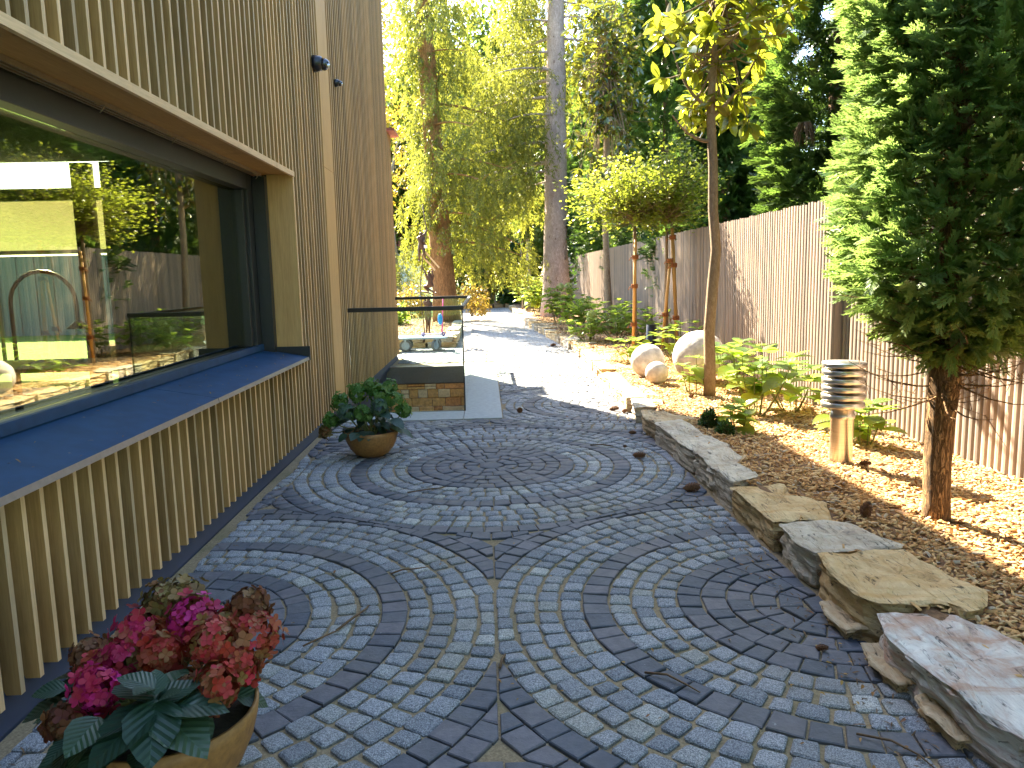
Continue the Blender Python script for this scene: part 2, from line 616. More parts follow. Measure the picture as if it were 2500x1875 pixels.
L['autumn'] = leafmat('autumn_leaf', [(.12, .10, .015), (.18, .10, .02), (.09, .10, .02)], trans=(.5, .38, .04), tf=.5)
L['acer'] = leafmat('acer_leaf', [(.20, .13, .02), (.17, .10, .02), (.16, .15, .03)], trans=(.5, .34, .05), tf=.45)
L['flower_pink'] = leafmat('floret_pink', [(.42, .008, .06), (.50, .018, .12), (.36, .014, .025), (.38, .08, .065), (.14, .11, .02)], trans=(.5, .08, .15), tf=.2, rough=.6)
L['flower_mag'] = leafmat('floret_magenta', [(.52, .015, .17), (.56, .03, .24), (.42, .015, .07), (.30, .02, .03)], trans=(.55, .05, .2), tf=.2, rough=.6)
L['flower_red'] = leafmat('floret_red', [(.36, .018, .010), (.25, .055, .012), (.45, .012, .035), (.34, .12, .05), (.14, .10, .02)], trans=(.5, .10, .05), tf=.2, rough=.6)
L['flower_olive'] = leafmat('floret_olive', [(.19, .15, .035), (.13, .07, .02), (.27, .21, .07), (.24, .06, .03)], trans=(.3, .2, .05), tf=.2, rough=.6)
L['flower_brown'] = leafmat('floret_brown', [(.14, .03, .02), (.20, .075, .02), (.09, .03, .015), (.26, .15, .06)], trans=(.2, .08, .03), tf=.2, rough=.7)
L['flower_green'] = leafmat('floret_green', [(.06, .16, .02), (.09, .20, .03), (.13, .23, .06), (.05, .13, .03)], trans=(.15, .3, .04), tf=.3, rough=.6)
L['flower_blue'] = leafmat('floret_blue', [(.06, .14, .05), (.10, .17, .10), (.08, .15, .06), (.10, .13, .22)], trans=(.15, .3, .15), tf=.3, rough=.6)
L['flower_cream'] = leafmat('floret_cream', [(.45, .5, .16), (.5, .52, .25), (.35, .42, .08)], trans=(.5, .6, .15), tf=.3, rough=.6)


# ------------------------------------------------------------------ leaf and spray shapes
def leaf_shape(n=5, w=.5, fold=.18, curl=.25, tip=1.0, wmax=.45, serr=0.0):
    """leaf along +X, length 1, normal +Z"""
    V, F = [], []
    for i in range(n + 1):
        t = i / n
        h = (math.sin(math.pi * t ** (math.log(.5) / math.log(wmax)))) ** .8 * w / 2 if 0 < t < 1 else 0.0
        if serr and 0 < t < 1:
            h *= 1 + (serr if i % 2 else -serr)
        z = -curl * t * t
        V += [(t, 0, z), (t - .03 * math.sin(math.pi * t), h, z + fold * h), (t - .03 * math.sin(math.pi * t), -h, z + fold * h)]
    for i in range(n):
        a, b = 3 * i, 3 * (i + 1)
        if i == 0:
            F += [(a, b, b + 1), (a, b + 2, b)]
        elif i == n - 1:
            F += [(a, b, a + 1), (a, a + 2, b)]
        else:
            F += [(a, b, b + 1), (a, b + 1, a + 1), (a, b + 2, b), (a, a + 2, b + 2)]
    return np.array(V, float), np.array(F, int)


def kite(V, F, p, d, l, w, nrm=(0, 0, 1)):
    p = np.array(p, float); d = unit(np.array(d, float)); s = np.cross(np.array(nrm, float), d)
    b = len(V)
    V += [p, p + d * l * .45 + s * w / 2, p + d * l, p + d * l * .45 - s * w / 2]
    F += [(b, b + 2, b + 1), (b, b + 3, b + 2)]


def thuja_shape():
    V, F = [], []
    kite(V, F, (0, 0, 0), (1, 0, -.1), 1.0, .05)
    for i, t in enumerate((.10, .20, .30, .40, .50, .60, .70, .80)):
        for sg in (1, -1):
            ln = .50 * (1 - .6 * t) * random.uniform(.8, 1.1)
            z = random.uniform(-.15, .10)
            a = random.uniform(.55, .8)
            d = (math.cos(a), sg * math.sin(a), z)
            p = np.array((t + (.04 if sg < 0 else 0), 0, -.1 * t))
            kite(V, F, p, d, ln, .07, (0, z * .6, 1))
            q = p + np.array(unit(np.array(d))) * ln * .35
            kite(V, F, q, (math.cos(.15), sg * math.sin(.15), z), ln * .5, .055, (0, .2, 1))
    return np.array(V), np.array(F)


def spruce_shape(k=9):
    V, F = [], []
    for i in range(k):
        t = i / k
        a = i * 2.4
        d = (1.0, .62 * math.cos(a), .62 * math.sin(a))
        kite(V, F, (t * .8, 0, 0), d, .30, .085, (0, -math.sin(a), math.cos(a)))
    kite(V, F, (.55, 0, 0), (1, 0, 0), .45, .07)
    return np.array(V), np.array(F)


def small_leaf():
    return np.array([(0, 0, 0), (.5, .3, .06), (1, 0, -.06), (.5, -.3, .06)], float), np.array([(0, 2, 1), (0, 3, 2)])


def floret_shape():
    V, F = [], []
    for k in range(4):
        a = k * math.pi / 2 + random.uniform(-.15, .15)
        c, s = math.cos(a), math.sin(a)
        b = len(V)
        up = random.uniform(.05, .4)
        for (r, t, z) in ((0.02, 0, 0), (.45, .40, up * .5), (.88, .30, up), (1.0, 0, up * .9), (.88, -.30, up), (.45, -.40, up * .5)):
            V.append((r * c - t * s, r * s + t * c, z))
        F += [(b, b + 2, b + 1), (b, b + 3, b + 2), (b, b + 4, b + 3), (b, b + 5, b + 4)]
    V = np.array(V); F = np.array(F)[:, ::-1]
    return V, F


T_OV = leaf_shape(5, .66, .22, .26)
T_OVN = leaf_shape(8, .80, .16, .30, serr=.035)
T_MAG = leaf_shape(5, .42, .28, .15, wmax=.58)
T_LONG = leaf_shape(4, .16, .3, .35)
T_SM = small_leaf()
T_TH = thuja_shape()
T_SP = spruce_shape()
T_FL = floret_shape()
LM = {}


def leafmesh(kind, tm, mat):
    k = kind + mat.name
    if k not in LM:
        LM[k] = tri_mesh('leaf_' + mat.name, tm[0], tm[1], mat, None, True)
    return LM[k]


def leafobj(me, parent, p, R, s, name='leaf'):
    o = bpy.data.objects.new(name, me)
    C.objects.link(o)
    o.parent = parent
    m = Matrix([list(R[i] * s) for i in range(3)]).to_4x4()
    m.translation = Vector(p)
    o.matrix_basis = m
    return o


# ------------------------------------------------------------------ ground, path, beds
PIT = (-1.83, -.28, 9.15, 14.0)


def sheet(mb, x0, x1, y0, y1, z, hole=None):
    if hole is None:
        return mb.quad((x0, y0, z), (x1, y0, z), (x1, y1, z), (x0, y1, z))
    a, b, c, d = hole
    sheet(mb, x0, x1, y0, c, z); sheet(mb, x0, x1, d, y1, z)
    sheet(mb, x0, a, c, d, z); sheet(mb, b, x1, c, d, z)
    return mb


tag(sheet(MB(), -200, 200, -60, 300, -.10, PIT).build('ground', M['lawn']), kind='structure')
tag(sheet(MB(), -6, 2.6, -3, 41, -.014, PIT).build('path', M['sand']), kind='structure')


tag(sheet(MB(), -4, 2.4, 17.43, 41, -.004).build('far_paving', M['farpave']), kind='structure')


def edge_x(y):
    return float(np.interp(y, [0, 2.4, 3.9, 5.5, 7.7, 9, 12, 15.9, 20, 23.7, 28, 35, 40], [1.56, 1.55, 1.52, 1.52, 1.56, 1.62, 1.72, 1.78, 1.55, 1.33, 1.22, 1.15, 1.1]))


def bed_z(x, y):
    t = min(1, max(0, (x - 1.7) / 2.25))
    s = min(1, max(0, (y - 9) / 5))
    return .185 - t * (.185 - .14 * s)


nx, ny = 24, 150
vs, fs = [], []
for j in range(ny + 1):
    y = 0.2 + 43 * (j / ny) ** 1.5
    for i in range(nx + 1):
        x = edge_x(y) + .12 + (5.2 - edge_x(y) - .12) * (i / nx)
        z = bed_z(x, y) + .018 * noise.noise(Vector((x * 3, y * 3, 0))) - (.12 if i == 0 else 0)
        if j == 0: z -= .2
        vs.append((x, y, z))
for j in range(ny):
    for i in range(nx):
        a = j * (nx + 1) + i
        fs.append((a, a + 1, a + nx + 2, a + nx + 1))
tag(MB().add(vs, fs, True).build('planting_bed', M['soilbed']), kind='structure')
lb = MB()
lb.add([(-9, 17.95, .2), (-.85, 17.95, .2), (-.85, 41, .2), (-9, 41, .2), (-9, 17.95, -.1), (-.85, 17.95, -.1), (-.85, 41, -.1), (-9, 41, -.1)],
       [(0, 1, 2, 3), (0, 4, 5, 1), (1, 5, 6, 2)])
tag(lb.build('planting_bed', M['soilbed']), kind='structure')
fb = MB().box(-1, 4.5, 39.6, 46, -.1, .16)
tag(fb.build('planting_bed', M['soilbed']), kind='structure')
tag(sheet(MB(), -9.5, -1.9, 26, 38, .215).build('lawn', M['lawn']), kind='structure')

# ------------------------------------------------------------------ paving setts in touching circles


def clip(poly, nx_, ny_, c):
    """keep the part of a convex polygon where nx*x + ny*y <= c"""
    out = []
    n = len(poly)
    for i in range(n):
        p, q = poly[i], poly[(i + 1) % n]
        a, b = nx_ * p[0] + ny_ * p[1] - c, nx_ * q[0] + ny_ * q[1] - c
        if a <= 0: out.append(p)
        if (a < 0 < b) or (b < 0 < a):
            t = a / (a - b)
            out.append((p[0] + (q[0] - p[0]) * t, p[1] + (q[1] - p[1]) * t))
    return out


def area(p):
    return .5 * sum(p[i][0] * p[(i + 1) % len(p)][1] - p[(i + 1) % len(p)][0] * p[i][1] for i in range(len(p)))


def inset(poly, d):
    if area(poly) < 0: poly = poly[::-1]
    out = poly
    n = len(poly)
    for i in range(n):
        p, q = poly[i], poly[(i + 1) % n]
        ex, ey = q[0] - p[0], q[1] - p[1]
        l = math.hypot(ex, ey)
        if l < 1e-6: continue
        nx_, ny_ = ey / l, -ex / l
        out = clip(out, nx_, ny_, nx_ * p[0] + ny_ * p[1] - d)
        if len(out) < 3: return []
    return out


centres = []
for j in range(-1, 8):
    for k in range(-3, 4):
        cx = k * 3.20 + (1.60 if j % 2 else 0) + .01
        centres.append((cx, .50 + 2.97 * j))
SLAB_Y0, SLAB_X1 = 8.60, .165
setts = []   # (kind, polygon)
for (cx, cy) in centres:
    if not (-3.2 < cx < 3.4 and -1 < cy < 19): continue
    rows = [(0.0, .119, 'b')] + [(.119 * i, .119 * (i + 1), 'b') for i in range(1, 6)]
    rows += [(.714 + .112 * i, .714 + .112 * (i + 1), 'g') for i in range(3)] + [(1.05, 1.182, 'b')]
    rows += [(1.18 + .1135 * i, 1.18 + .1135 * (i + 1), 'g') for i in range(4)]
    rows += [(1.634 + .118 * i, 1.634 + .118 * (i + 1), 'b') for i in range(5)]
    for (r0, r1, kd) in rows:
        if r0 == 0:
            cells = [[(cx + r1 * math.cos(a), cy + r1 * math.sin(a)) for a in np.linspace(0, 2 * math.pi, 6)[:-1]]]
        else:
            ln = .118 if kd == 'b' else .113
            n = max(5, round(2 * math.pi * (r0 + r1) / 2 / ln))
            off = random.random() * 6.28
            cuts = [off + 2 * math.pi * (i + random.uniform(-.13, .13)) / n for i in range(n)]
            cells = []
            for i in range(n):
                a0, a1 = cuts[i], cuts[(i + 1) % n]
                if a1 < a0: a1 += 2 * math.pi
                w = .008 if kd == 'g' else .003
                jr = lambda: random.uniform(-w, w)
                cells.append([(cx + (r0 + jr()) * math.cos(a0), cy + (r0 + jr()) * math.sin(a0)), (cx + (r1 + jr()) * math.cos(a0), cy + (r1 + jr()) * math.sin(a0)),
                              (cx + (r1 + jr()) * math.cos(a1), cy + (r1 + jr()) * math.sin(a1)), (cx + (r0 + jr()) * math.cos(a1), cy + (r0 + jr()) * math.sin(a1))])
        for p in cells:
            mx, my = sum(q[0] for q in p) / len(p), sum(q[1] for q in p) / len(p)
            if mx < -1.85 or my < 1.2 or my > 17.4 or mx > edge_x(my) + .15: continue
            if r1 > 1.5:
                for (ox, oy) in centres:
                    dx, dy = ox - cx, oy - cy
                    dd = math.hypot(dx, dy)
                    if .1 < dd < 3.6:
                        c = (dx * (cx + ox) / 2 + dy * (cy + oy) / 2) / dd
                        p = clip(p, dx / dd, dy / dd, c)
                        if len(p) < 3: break
            if len(p) < 3: continue
            if my < 15.6: p = clip(p, -1, 0, 1.70)
            if len(p) < 3: continue
            p = clip(p, 1, 0, edge_x(my) - .02 + .10)
            if len(p) < 3: continue
            if mx < SLAB_X1 and my > SLAB_Y0 and my < 14.6: continue
            if any(q[0] < SLAB_X1 and q[1] > SLAB_Y0 for q in p) and my < 14.6:
                p = clip(p, 0, 1, SLAB_Y0) if my < SLAB_Y0 else clip(p, -1, 0, -SLAB_X1)
                if len(p) < 3: continue
            p = inset(p, random.uniform(.0055, .0115) if kd == 'g' else random.uniform(.003, .0055))
            if len(p) < 3 or abs(area(p)) < (.0028 if r1 > 1.64 else .0012): continue
            setts.append((kd, p))


def sett_geo(kd, p):
    if area(p) < 0: p = p[::-1]
    n = len(p)
    if kd == 'g':
        q = []
        for i in range(n):
            a, b = p[i], p[(i + 1) % n]
            for t in (.10, .90):
                q.append((a[0] + (b[0] - a[0]) * t + random.uniform(-.002, .002), a[1] + (b[1] - a[1]) * t + random.uniform(-.002, .002)))
        p = q
        n = len(p)
    mx, my = sum(a[0] for a in p) / n, sum(a[1] for a in p) / n
    r = math.sqrt(abs(area(p)) / math.pi)
    top = random.uniform(-.003, .003)
    tx, ty = random.uniform(-.05, .05), random.uniform(-.05, .05)
    b = .008 if kd == 'g' else .005
    V = [(x, y, -.04) for x, y in p] + [(x, y, top - b * .75 + (x - mx) * tx + (y - my) * ty) for x, y in p]
    s = 1 - b / r
    V += [(mx + (x - mx) * s, my + (y - my) * s, top + (x - mx) * tx + (y - my) * ty + (random.uniform(-.0015, .0015) if kd == 'g' else 0)) for x, y in p]
    V.append((mx, my, top + (.002 if kd == 'g' else 0)))
    F = []
    for k in (0, 1):
        for i in range(n):
            F.append((k * n + i, k * n + (i + 1) % n, (k + 1) * n + (i + 1) % n, (k + 1) * n + i))
    for i in range(n):
        F.append((2 * n + i, 2 * n + (i + 1) % n, 3 * n))
    return V, F


pave = empty('pavement', (0, 0, 0))
tag(pave, kind='structure')


def in_view(x, y):
    d = np.array([[.9992, -.0351, -.0215], [-.0262, -.1385, -.99], [.0318, .9897, -.1393]]) @ np.array([x, y, -1.6])
    return d[2] > 0 and abs(d[0] / d[2]) < .67 and abs(d[1] / d[2]) < .505


for kd, nm, mt in (('g', 'granite_sett', M['granite']), ('b', 'basalt_sett', M['basalt'])):
    L_ = [(p[0][0] ** 2 + p[0][1] ** 2 + (0 if in_view(*p[0]) else 1e4), p) for k_, p in setts if k_ == kd]
    L_.sort(key=lambda a: a[0])
    for _, p in L_[:300]:
        V, F = sett_geo(kd, p)
        mb = MB().add(V, F)
        mb.build(nm, mt, pave)
    VV, FF, RR = [], [], []
    for _, p in L_[300:]:
        V, F = sett_geo(kd, p)
        b = len(VV)
        VV += V
        r = random.random()
        for f in F:
            g = [b + i for i in f]
            FF.append((g[0], g[1], g[2])); RR.append(r)
            if len(g) == 4:
                FF.append((g[0], g[2], g[3])); RR.append(r)
    me = tri_mesh(nm, np.array(VV), np.array(FF), mt, np.array(RR))
    tag(link(nm + 's', me, pave), kind='stuff')

for (x0, x1, y0, y1) in ((-1.72, -1.0, 8.61, 9.14), (-.995, -.285, 8.61, 9.14), (-.28, .16, 8.61, 11.3), (-.28, .16, 11.305, 14.3)):
    MB().box(x0, x1, y0, y1, -.08, .006).build('coping_slab', M['slab'], pave, bevel=.004)

# ------------------------------------------------------------------ house
house = empty('house', (0, 0, 0), 'house clad in narrow vertical timber fins with a long window', 'house')
XF, XB = -1.76, -1.83
WY0, WY1, WZ0, WZ1 = -1.0, 7.42, .90, 2.58
w = MB()
w.box(XB - .4, XB, -4, WY0, .02, 7.68)
w.box(XB - .4, XB, WY0, WY1, .02, WZ0 - .02)
w.box(XB - .4, XB, WY0, WY1, WZ1 + .01, 7.68)
w.box(XB - .4, XB, WY1 + .02, 14.98, .02, 7.68)
w.build('wall', M['dark_wall'], house)
w = MB()
w.box(-9, -2.24, -4, 11.9, 3.4, 7.6)
w.box(-5.5, -2.24, 11.9, 14.97, 3.4, 7.6)
w.build('upper_storey', M['room_wall'], house)
w = MB().box(-5.5, -2.24, 12.0, 15.45, .02, 3.38).box(-5.5, -2.24, 14.975, 15.45, 3.38, 4.30)
w.build('wing', M['render'], house)
MB().box(-5.6, XB, 14.985, 15.5, -2.5, 4.33).build('wall', M['dark_wall'], house)
w = MB().box(-9.2, -1.70, -4.2, 15.0, 7.68, 7.72)
w.build('roof', M['grey_metal'], house)
w = MB().box(-5.7, -1.62, 14.96, 15.75, 4.335, 4.38)
w.build('roof', M['tile'], house)
w = MB().box(-9, -2.24, -4, 12, -.05, .05)
w.build('floor', M['room_dark'], house)
w = MB()
w.box(-9.2, -9.0, -4, 12, .0, 3.4)
w.box(-9.2, -1.83, -4.2, -4, .0, 3.4)
w.box(-9.0, -7.75, 11.85, 12.0, .05, 3.38)
w.box(-6.05, -5.78, 11.85, 12.0, .05, 3.38)
w.box(-5.6, -2.24, 11.8, 11.995, .05, 3.38)
w.box(-7.75, -6.05, 11.86, 11.99, 2.85, 3.02)
w.box(-5.78, -5.6, 11.86, 11.99, 2.85, 3.02)
w.build('room_wall', M['room_wall'], house)
MB().add([(XB + .001, -4, .13), (XB + .001, 15.48, .13), (-1.775, 15.48, .0), (-1.775, -4, .0), (-1.775, 15.48, -.06), (-1.775, -4, -.06)], [(0, 3, 2, 1), (3, 5, 4, 2)]).build('plinth', M['plinth'], house)
MB().box(XB - .4, XB, 9.15, 14.985, -2.5, .018).build('plinth', M['plinth'], house)

# fins: one mesh per length, one object per fin
PITCH = .1238
fin = {}


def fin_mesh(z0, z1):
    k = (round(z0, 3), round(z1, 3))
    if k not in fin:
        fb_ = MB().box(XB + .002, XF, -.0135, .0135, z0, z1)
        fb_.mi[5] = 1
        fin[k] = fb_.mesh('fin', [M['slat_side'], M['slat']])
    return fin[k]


Y0 = 2.89 * .951
k0 = int(math.floor((-.8 - Y0) / PITCH))
y = Y0 + k0 * PITCH
while y < 15.5:
    if y < WY1 - .01:
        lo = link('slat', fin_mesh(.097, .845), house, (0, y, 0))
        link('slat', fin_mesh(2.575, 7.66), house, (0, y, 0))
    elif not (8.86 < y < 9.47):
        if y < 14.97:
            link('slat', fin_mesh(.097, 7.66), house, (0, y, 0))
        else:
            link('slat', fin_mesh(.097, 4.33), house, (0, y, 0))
    y += PITCH
# end faces of the two volumes
MB().box(XB, XF, 14.955, 14.985, 4.34, 7.66).build('corner_board', M['panel'], house)
MB().box(XB, XF, 15.49, 15.52, .097, 4.33).build('corner_board', M['panel'], house)
for (z0, z1) in ((.08, 2.846), (2.85, 5.6), (5.604, 7.66)):
    MB().box(XB + .001, XF + .004, 8.90, 9.45, z0, z1).build('cover_panel', M['panel'], house, bevel=.003)
# window set back in the wall
win = tag(MB().box(-2.27, -2.12, WY0, 7.20, .92, 1.00).box(-2.27, -2.12, WY0, 7.20, 2.42, 2.56)
          .box(-2.27, -2.12, 7.20, 7.405, .92, 2.56).box(-2.24, -2.15, 7.14, 7.198, 1.002, 2.418).build('window', M['frame'], house, bevel=.004))
MB().box(-2.226, -2.214, WY0, 7.198, 1.001, 2.419).build('pane', M['window_glass'], win)
MB().box(-2.11, -2.08, 7.385, 7.415, .93, 2.55).build('guide_rail', M['track'], win)
MB().box(-2.115, -2.00, 7.33, 7.415, .93, 2.555).build('guide_rail', M['frame'], win)
for i, xx in enumerate((-2.075, -2.045, -2.015)):
    MB().box(xx - .006, xx + .006, WY0, 7.29, 2.545, 2.573).build('blind_track', M['track'], win)
hk = MB()
for yy in (3.3, 4.25, 5.2, 6.2, 7.05):
    hk = MB()
    hk.tube([(-2.03, yy, 2.55), (-2.0, yy + .02, 2.535), (-1.98, yy + .05, 2.54), (-2.0, yy + .07, 2.52), (-2.01, yy + .055, 2.50)], .004, 5)
    hk.build('blind_cord', M['track'], win)
MB().box(-2.0, XF - .001, 7.42, 7.438, .90, 2.575).build('reveal_panel', M['panel'], house)
MB().box(-2.12, XF - .016, WY0, WY1, 2.575, 2.592).build('soffit', M['soffit'], house)
MB().box(XF - .014, XF + .012, WY0, WY1 + .03, 2.556, 2.602).build('lintel_board', M['board'], house)
for (a, b) in ((WY0, 4.86), (4.865, 7.40)):
    s = MB()
    prof = [(-2.118, .955), (-2.10, .947), (-1.70, .875), (-1.695, .845), (-1.70, .845), (-1.706, .868), (-2.11, .938)]
    n = len(prof)
    s.add([(x, a, z) for x, z in prof] + [(x, b, z) for x, z in prof],
          [(i, i + n, (i + 1) % n + n, (i + 1) % n) for i in range(n)] + [tuple(range(n)), tuple(reversed(range(n, 2 * n)))])
    for f in range(len(s.f)): s.mi[f] = 1 if f == 2 else 0
    s.build('window_sill', [M['sill'], M['sill_lip']], house)
MB().box(-2.115, -1.688, 7.402, 7.416, .842, .975).build('sill_end', M['frame'], house)
MB().box(-2.13, -2.10, WY0, 7.40, .957, 1.012).build('sill_upstand', M['sill'], house)


def security_camera(loc, s, label):
    r = empty('security_camera', loc, label, 'security camera', 'dome cameras on the fin wall')
    b = MB()
    prof = [(.001, 0), (.085, 0), (.085, .03), (.075, .085), (.06, .10)]
    b.lathe([(q * s, h * s) for q, h in prof], 24)
    o = b.build('housing', M['cam_black'], r)
    o.rotation_euler = (0, math.radians(90), 0)
    d = MB().sphere((.115 * s, .0, -.01 * s), .062 * s, 12).build('dome', M['lens'], r)
    k = MB().lathe([(.024 * s, 0), (.024 * s, .02 * s), (.001, .02 * s)], 16).build('lens', M['steel'], d)
    k.location = (.155 * s, -.025 * s, -.03 * s)
    k.rotation_euler = (0, math.radians(110), 0)
    return r


security_camera((XF + .002, 8.62, 3.87), 1.0, 'larger black dome camera beside the wide timber cover panel')
security_camera((XF + .002, 9.83, 3.96), .55, 'small dome sensor beyond the wide timber cover panel')

# seen through the window: table, chairs, arched lamp; outside: awning and curtain
t = empty('dining_table', (-4.4, 8.2, .05), 'dark dining table seen dimly behind the window glass', 'table')
MB().box(-.9, .9, -.5, .5, .70, .74).build('table_top', M['room_dark'], t)
for sx in (-.8, .8):
    for sy in (-.42, .42):
        MB().box(sx - .03, sx + .03, sy - .03, sy + .03, 0, .70).build('leg', M['room_dark'], t)
lamp = empty('arc_lamp', (-6.6, 11.0, .05), 'tall arched black lamp standing inside before the end window', 'floor lamp')
pts = [(0, 0, 0), (0, 0, 1.3)] + [(.45 - .45 * math.cos(a), 0, 1.3 + .45 * math.sin(a)) for a in np.linspace(.2, math.pi, 12)] + [(.9, 0, 1.05)]
MB().tube(pts, .028, 8).build('arc', M['frame'], lamp)
MB().lathe([(.001, 0), (.2, 0), (.2, .03), (.001, .03)], 24).build('base', M['frame'], lamp)
MB().lathe([(.02, .12), (.16, 0), (.15, 0), (.015, .11)], 24, (.9, 0, .95)).build('lamp_shade', M['frame'], lamp)
aw = empty('awning', (-7.4, 14.5, 0), 'pale sloping awning outside the far end window', 'awning')
MB().add([(-3, -2.0, 3.0), (3, -2.0, 3.0), (3, 2.2, 2.35), (-3, 2.2, 2.35), (-3, -2.0, 2.97), (3, -2.0, 2.97), (3, 2.2, 2.32), (-3, 2.2, 2.32)],
         [(0, 1, 2, 3), (7, 6, 5, 4), (0, 4, 5, 1), (2, 6, 7, 3), (1, 5, 6, 2), (3, 7, 4, 0)]).build('canopy', M['awning'], aw)
MB().tube([(-3, 2.15, 2.3), (3, 2.15, 2.3)], .05, 8).build('front_bar', M['frame'], aw)
for sx in (-2.8, 2.8):
    MB().tube([(sx, 2.1, -.1), (sx, 2.1, 2.3)], .04, 8).build('post', M['frame'], aw)
gs = MB()
for i in range(40):
    gs.box(-21 + i * .3, -21 + i * .3 + .297, 27.0 + .05 * (i % 2), 27.06 + .05 * (i % 2), -.1, 2.6)
tag(gs.build('garden_screen', M['curtain']), 'pale blue slatted garden screen beyond the bright lawn', 'screen')

# ------------------------------------------------------------------ stair pit: stone wall, glass railing
pit = empty('stone_wall', (-1.05, 14.0, 0), 'ochre stone veneer wall lining the stair pit under a dark band', 'stone wall')
MB().box(-.80, .82, .005, .25, -2.6, -.32).box(.775, 1.0, -4.85, .0, -2.6, -.02).build('backing', M['mortar'], pit)
MB().box(-.80, .775, -.03, .25, -.31, -.005).build('metal_band', M['grey_metal'], pit, bevel=.004)
z = -.325
veneers = []
while z > -2.3:
    rowh = random.choice((.10, .13, .16, .12))
    x = -.79
    while x < .77:
        ww = min(random.uniform(.13, .42), .772 - x)
        if ww < .05: break
        hh = [(0, rowh)]
        if random.random() < .35: hh = [(0, rowh * .48), (rowh * .52, rowh)]
        for (a, b) in hh:
            veneers.append((x + .004, x + ww - .004, z - b + .003, z - a - .003))
        x += ww
    z -= rowh
for (x0, x1, z0, z1) in veneers:
    d = random.uniform(.012, .035)
    q = MB()
    j = lambda: random.uniform(-.003, .003)
    V = [(x0, .006, z0), (x1, .006, z0), (x1, .006, z1), (x0, .006, z1), (x0 + j(), -d * .6, z0 + j()), (x1 + j(), -d * .6, z0 + j()), (x1 + j(), -d * .6, z1 + j()), (x0 + j(), -d * .6, z1 + j())]
    V += [(x0 + .012, -d - j(), z0 + .01), (x1 - .012, -d + j() * 2, z0 + .01), (x1 - .012, -d + j() * 2, z1 - .01), (x0 + .012, -d, z1 - .01)]
    q.add(V, [(0, 1, 5, 4), (1, 2, 6, 5), (2, 3, 7, 6), (3, 0, 4, 7), (4, 5, 9, 8), (5, 6, 10, 9), (6, 7, 11, 10), (7, 4, 8, 11), (8, 9, 10, 11)])
    q.build('stone', M[random.choice(('veneer1', 'veneer2', 'veneer3', 'veneer1', 'veneer2'))], pit)
tag(MB().box(-1.83, -.28, 9.15, 14.2, -2.7, -2.6).build('stair_floor', M['slab']), kind='structure')

gr = empty('glass_railing', (-.28, 9.15, 0), 'frameless glass railing with black handrail around the stair pit', 'railing')
MB().box(-1.34, -.004, -.008, .008, .012, 1.21).build('pane', M['rail_glass'], gr)
MB().box(-.006, .010, .012, 4.83, .008, 1.21).build('pane', M['rail_glass'], gr)
MB().box(-1.30, -.008, 4.84, 4.856, .008, 1.21).build('pane', M['rail_glass'], gr)
MB().box(-1.34, .02, -.022, .022, 1.212, 1.262).build('handrail', M['black_metal'], gr, bevel=.004)
MB().box(-.02, .022, .024, 4.82, 1.212, 1.255).build('handrail', M['grey_metal'], gr, bevel=.004)
MB().box(-1.34, .022, 4.825, 4.87, 1.212, 1.262).build('handrail', M['black_metal'], gr, bevel=.004)
MB().box(-.004, .012, -.012, .006, .0, 1.21).build('corner_profile', M['black_metal'], gr)
MB().box(-1.34, -.006, -.02, .02, -.002, .011).build('base_channel', M['grey_metal'], gr)

# ------------------------------------------------------------------ fence
fence = empty('fence', (3.9, 8.45, 0), 'tall brown grey garden fence of narrow vertical battens', 'fence')
FZ0, FZ1 = .0, 2.365


def batten():
    b = MB()
    pr = [(0.0, -.031), (-.030, -.021), (-.034, 0.0), (-.030, .021), (0.0, .031)]
    n = len(pr)
    b.add([(x, y, FZ0) for x, y in pr] + [(x, y, FZ1) for x, y in pr],
          [(i, i + 1, i + 1 + n, i + n) for i in range(n - 1)] + [tuple(range(n)), tuple(reversed(range(n, 2 * n)))])
    return b


bm_ = batten().mesh('batten', M['fence'])
ys = [3.0 + .085 * i for i in range(460)]
rest = MB()
cnt = 0
for y in ys:
    x = 3.97 if y < 8.43 else 3.86
    if cnt < 300 and y > 4.2:
        link('slat', bm_, fence, (x - 3.9, y - 8.45, random.uniform(-.011, .011)))
        cnt += 1
    else:
        q = batten()
        rest.add([(a + x - 3.9, b + y - 8.45, c) for a, b, c in q.v], q.f)
tag(rest.build('slats', M['fence'], fence), kind='stuff')
MB().box(.075, .09, -6, -.02, .03, 2.35).box(-.035, -.02, -.02, 33.5, .03, 2.35).build('backing', M['fence_back'], fence)
MB().box(-.07, .075, -.03, -.018, .02, 2.36).build('end_board', M['fence'], fence)
for k in range(13):
    y = -4.5 + 3 * k
    MB().box(.10, .17, y, y + .07, -.1, 2.3).build('post', M['fence_back'], fence)

# ------------------------------------------------------------------ rocks along the bed


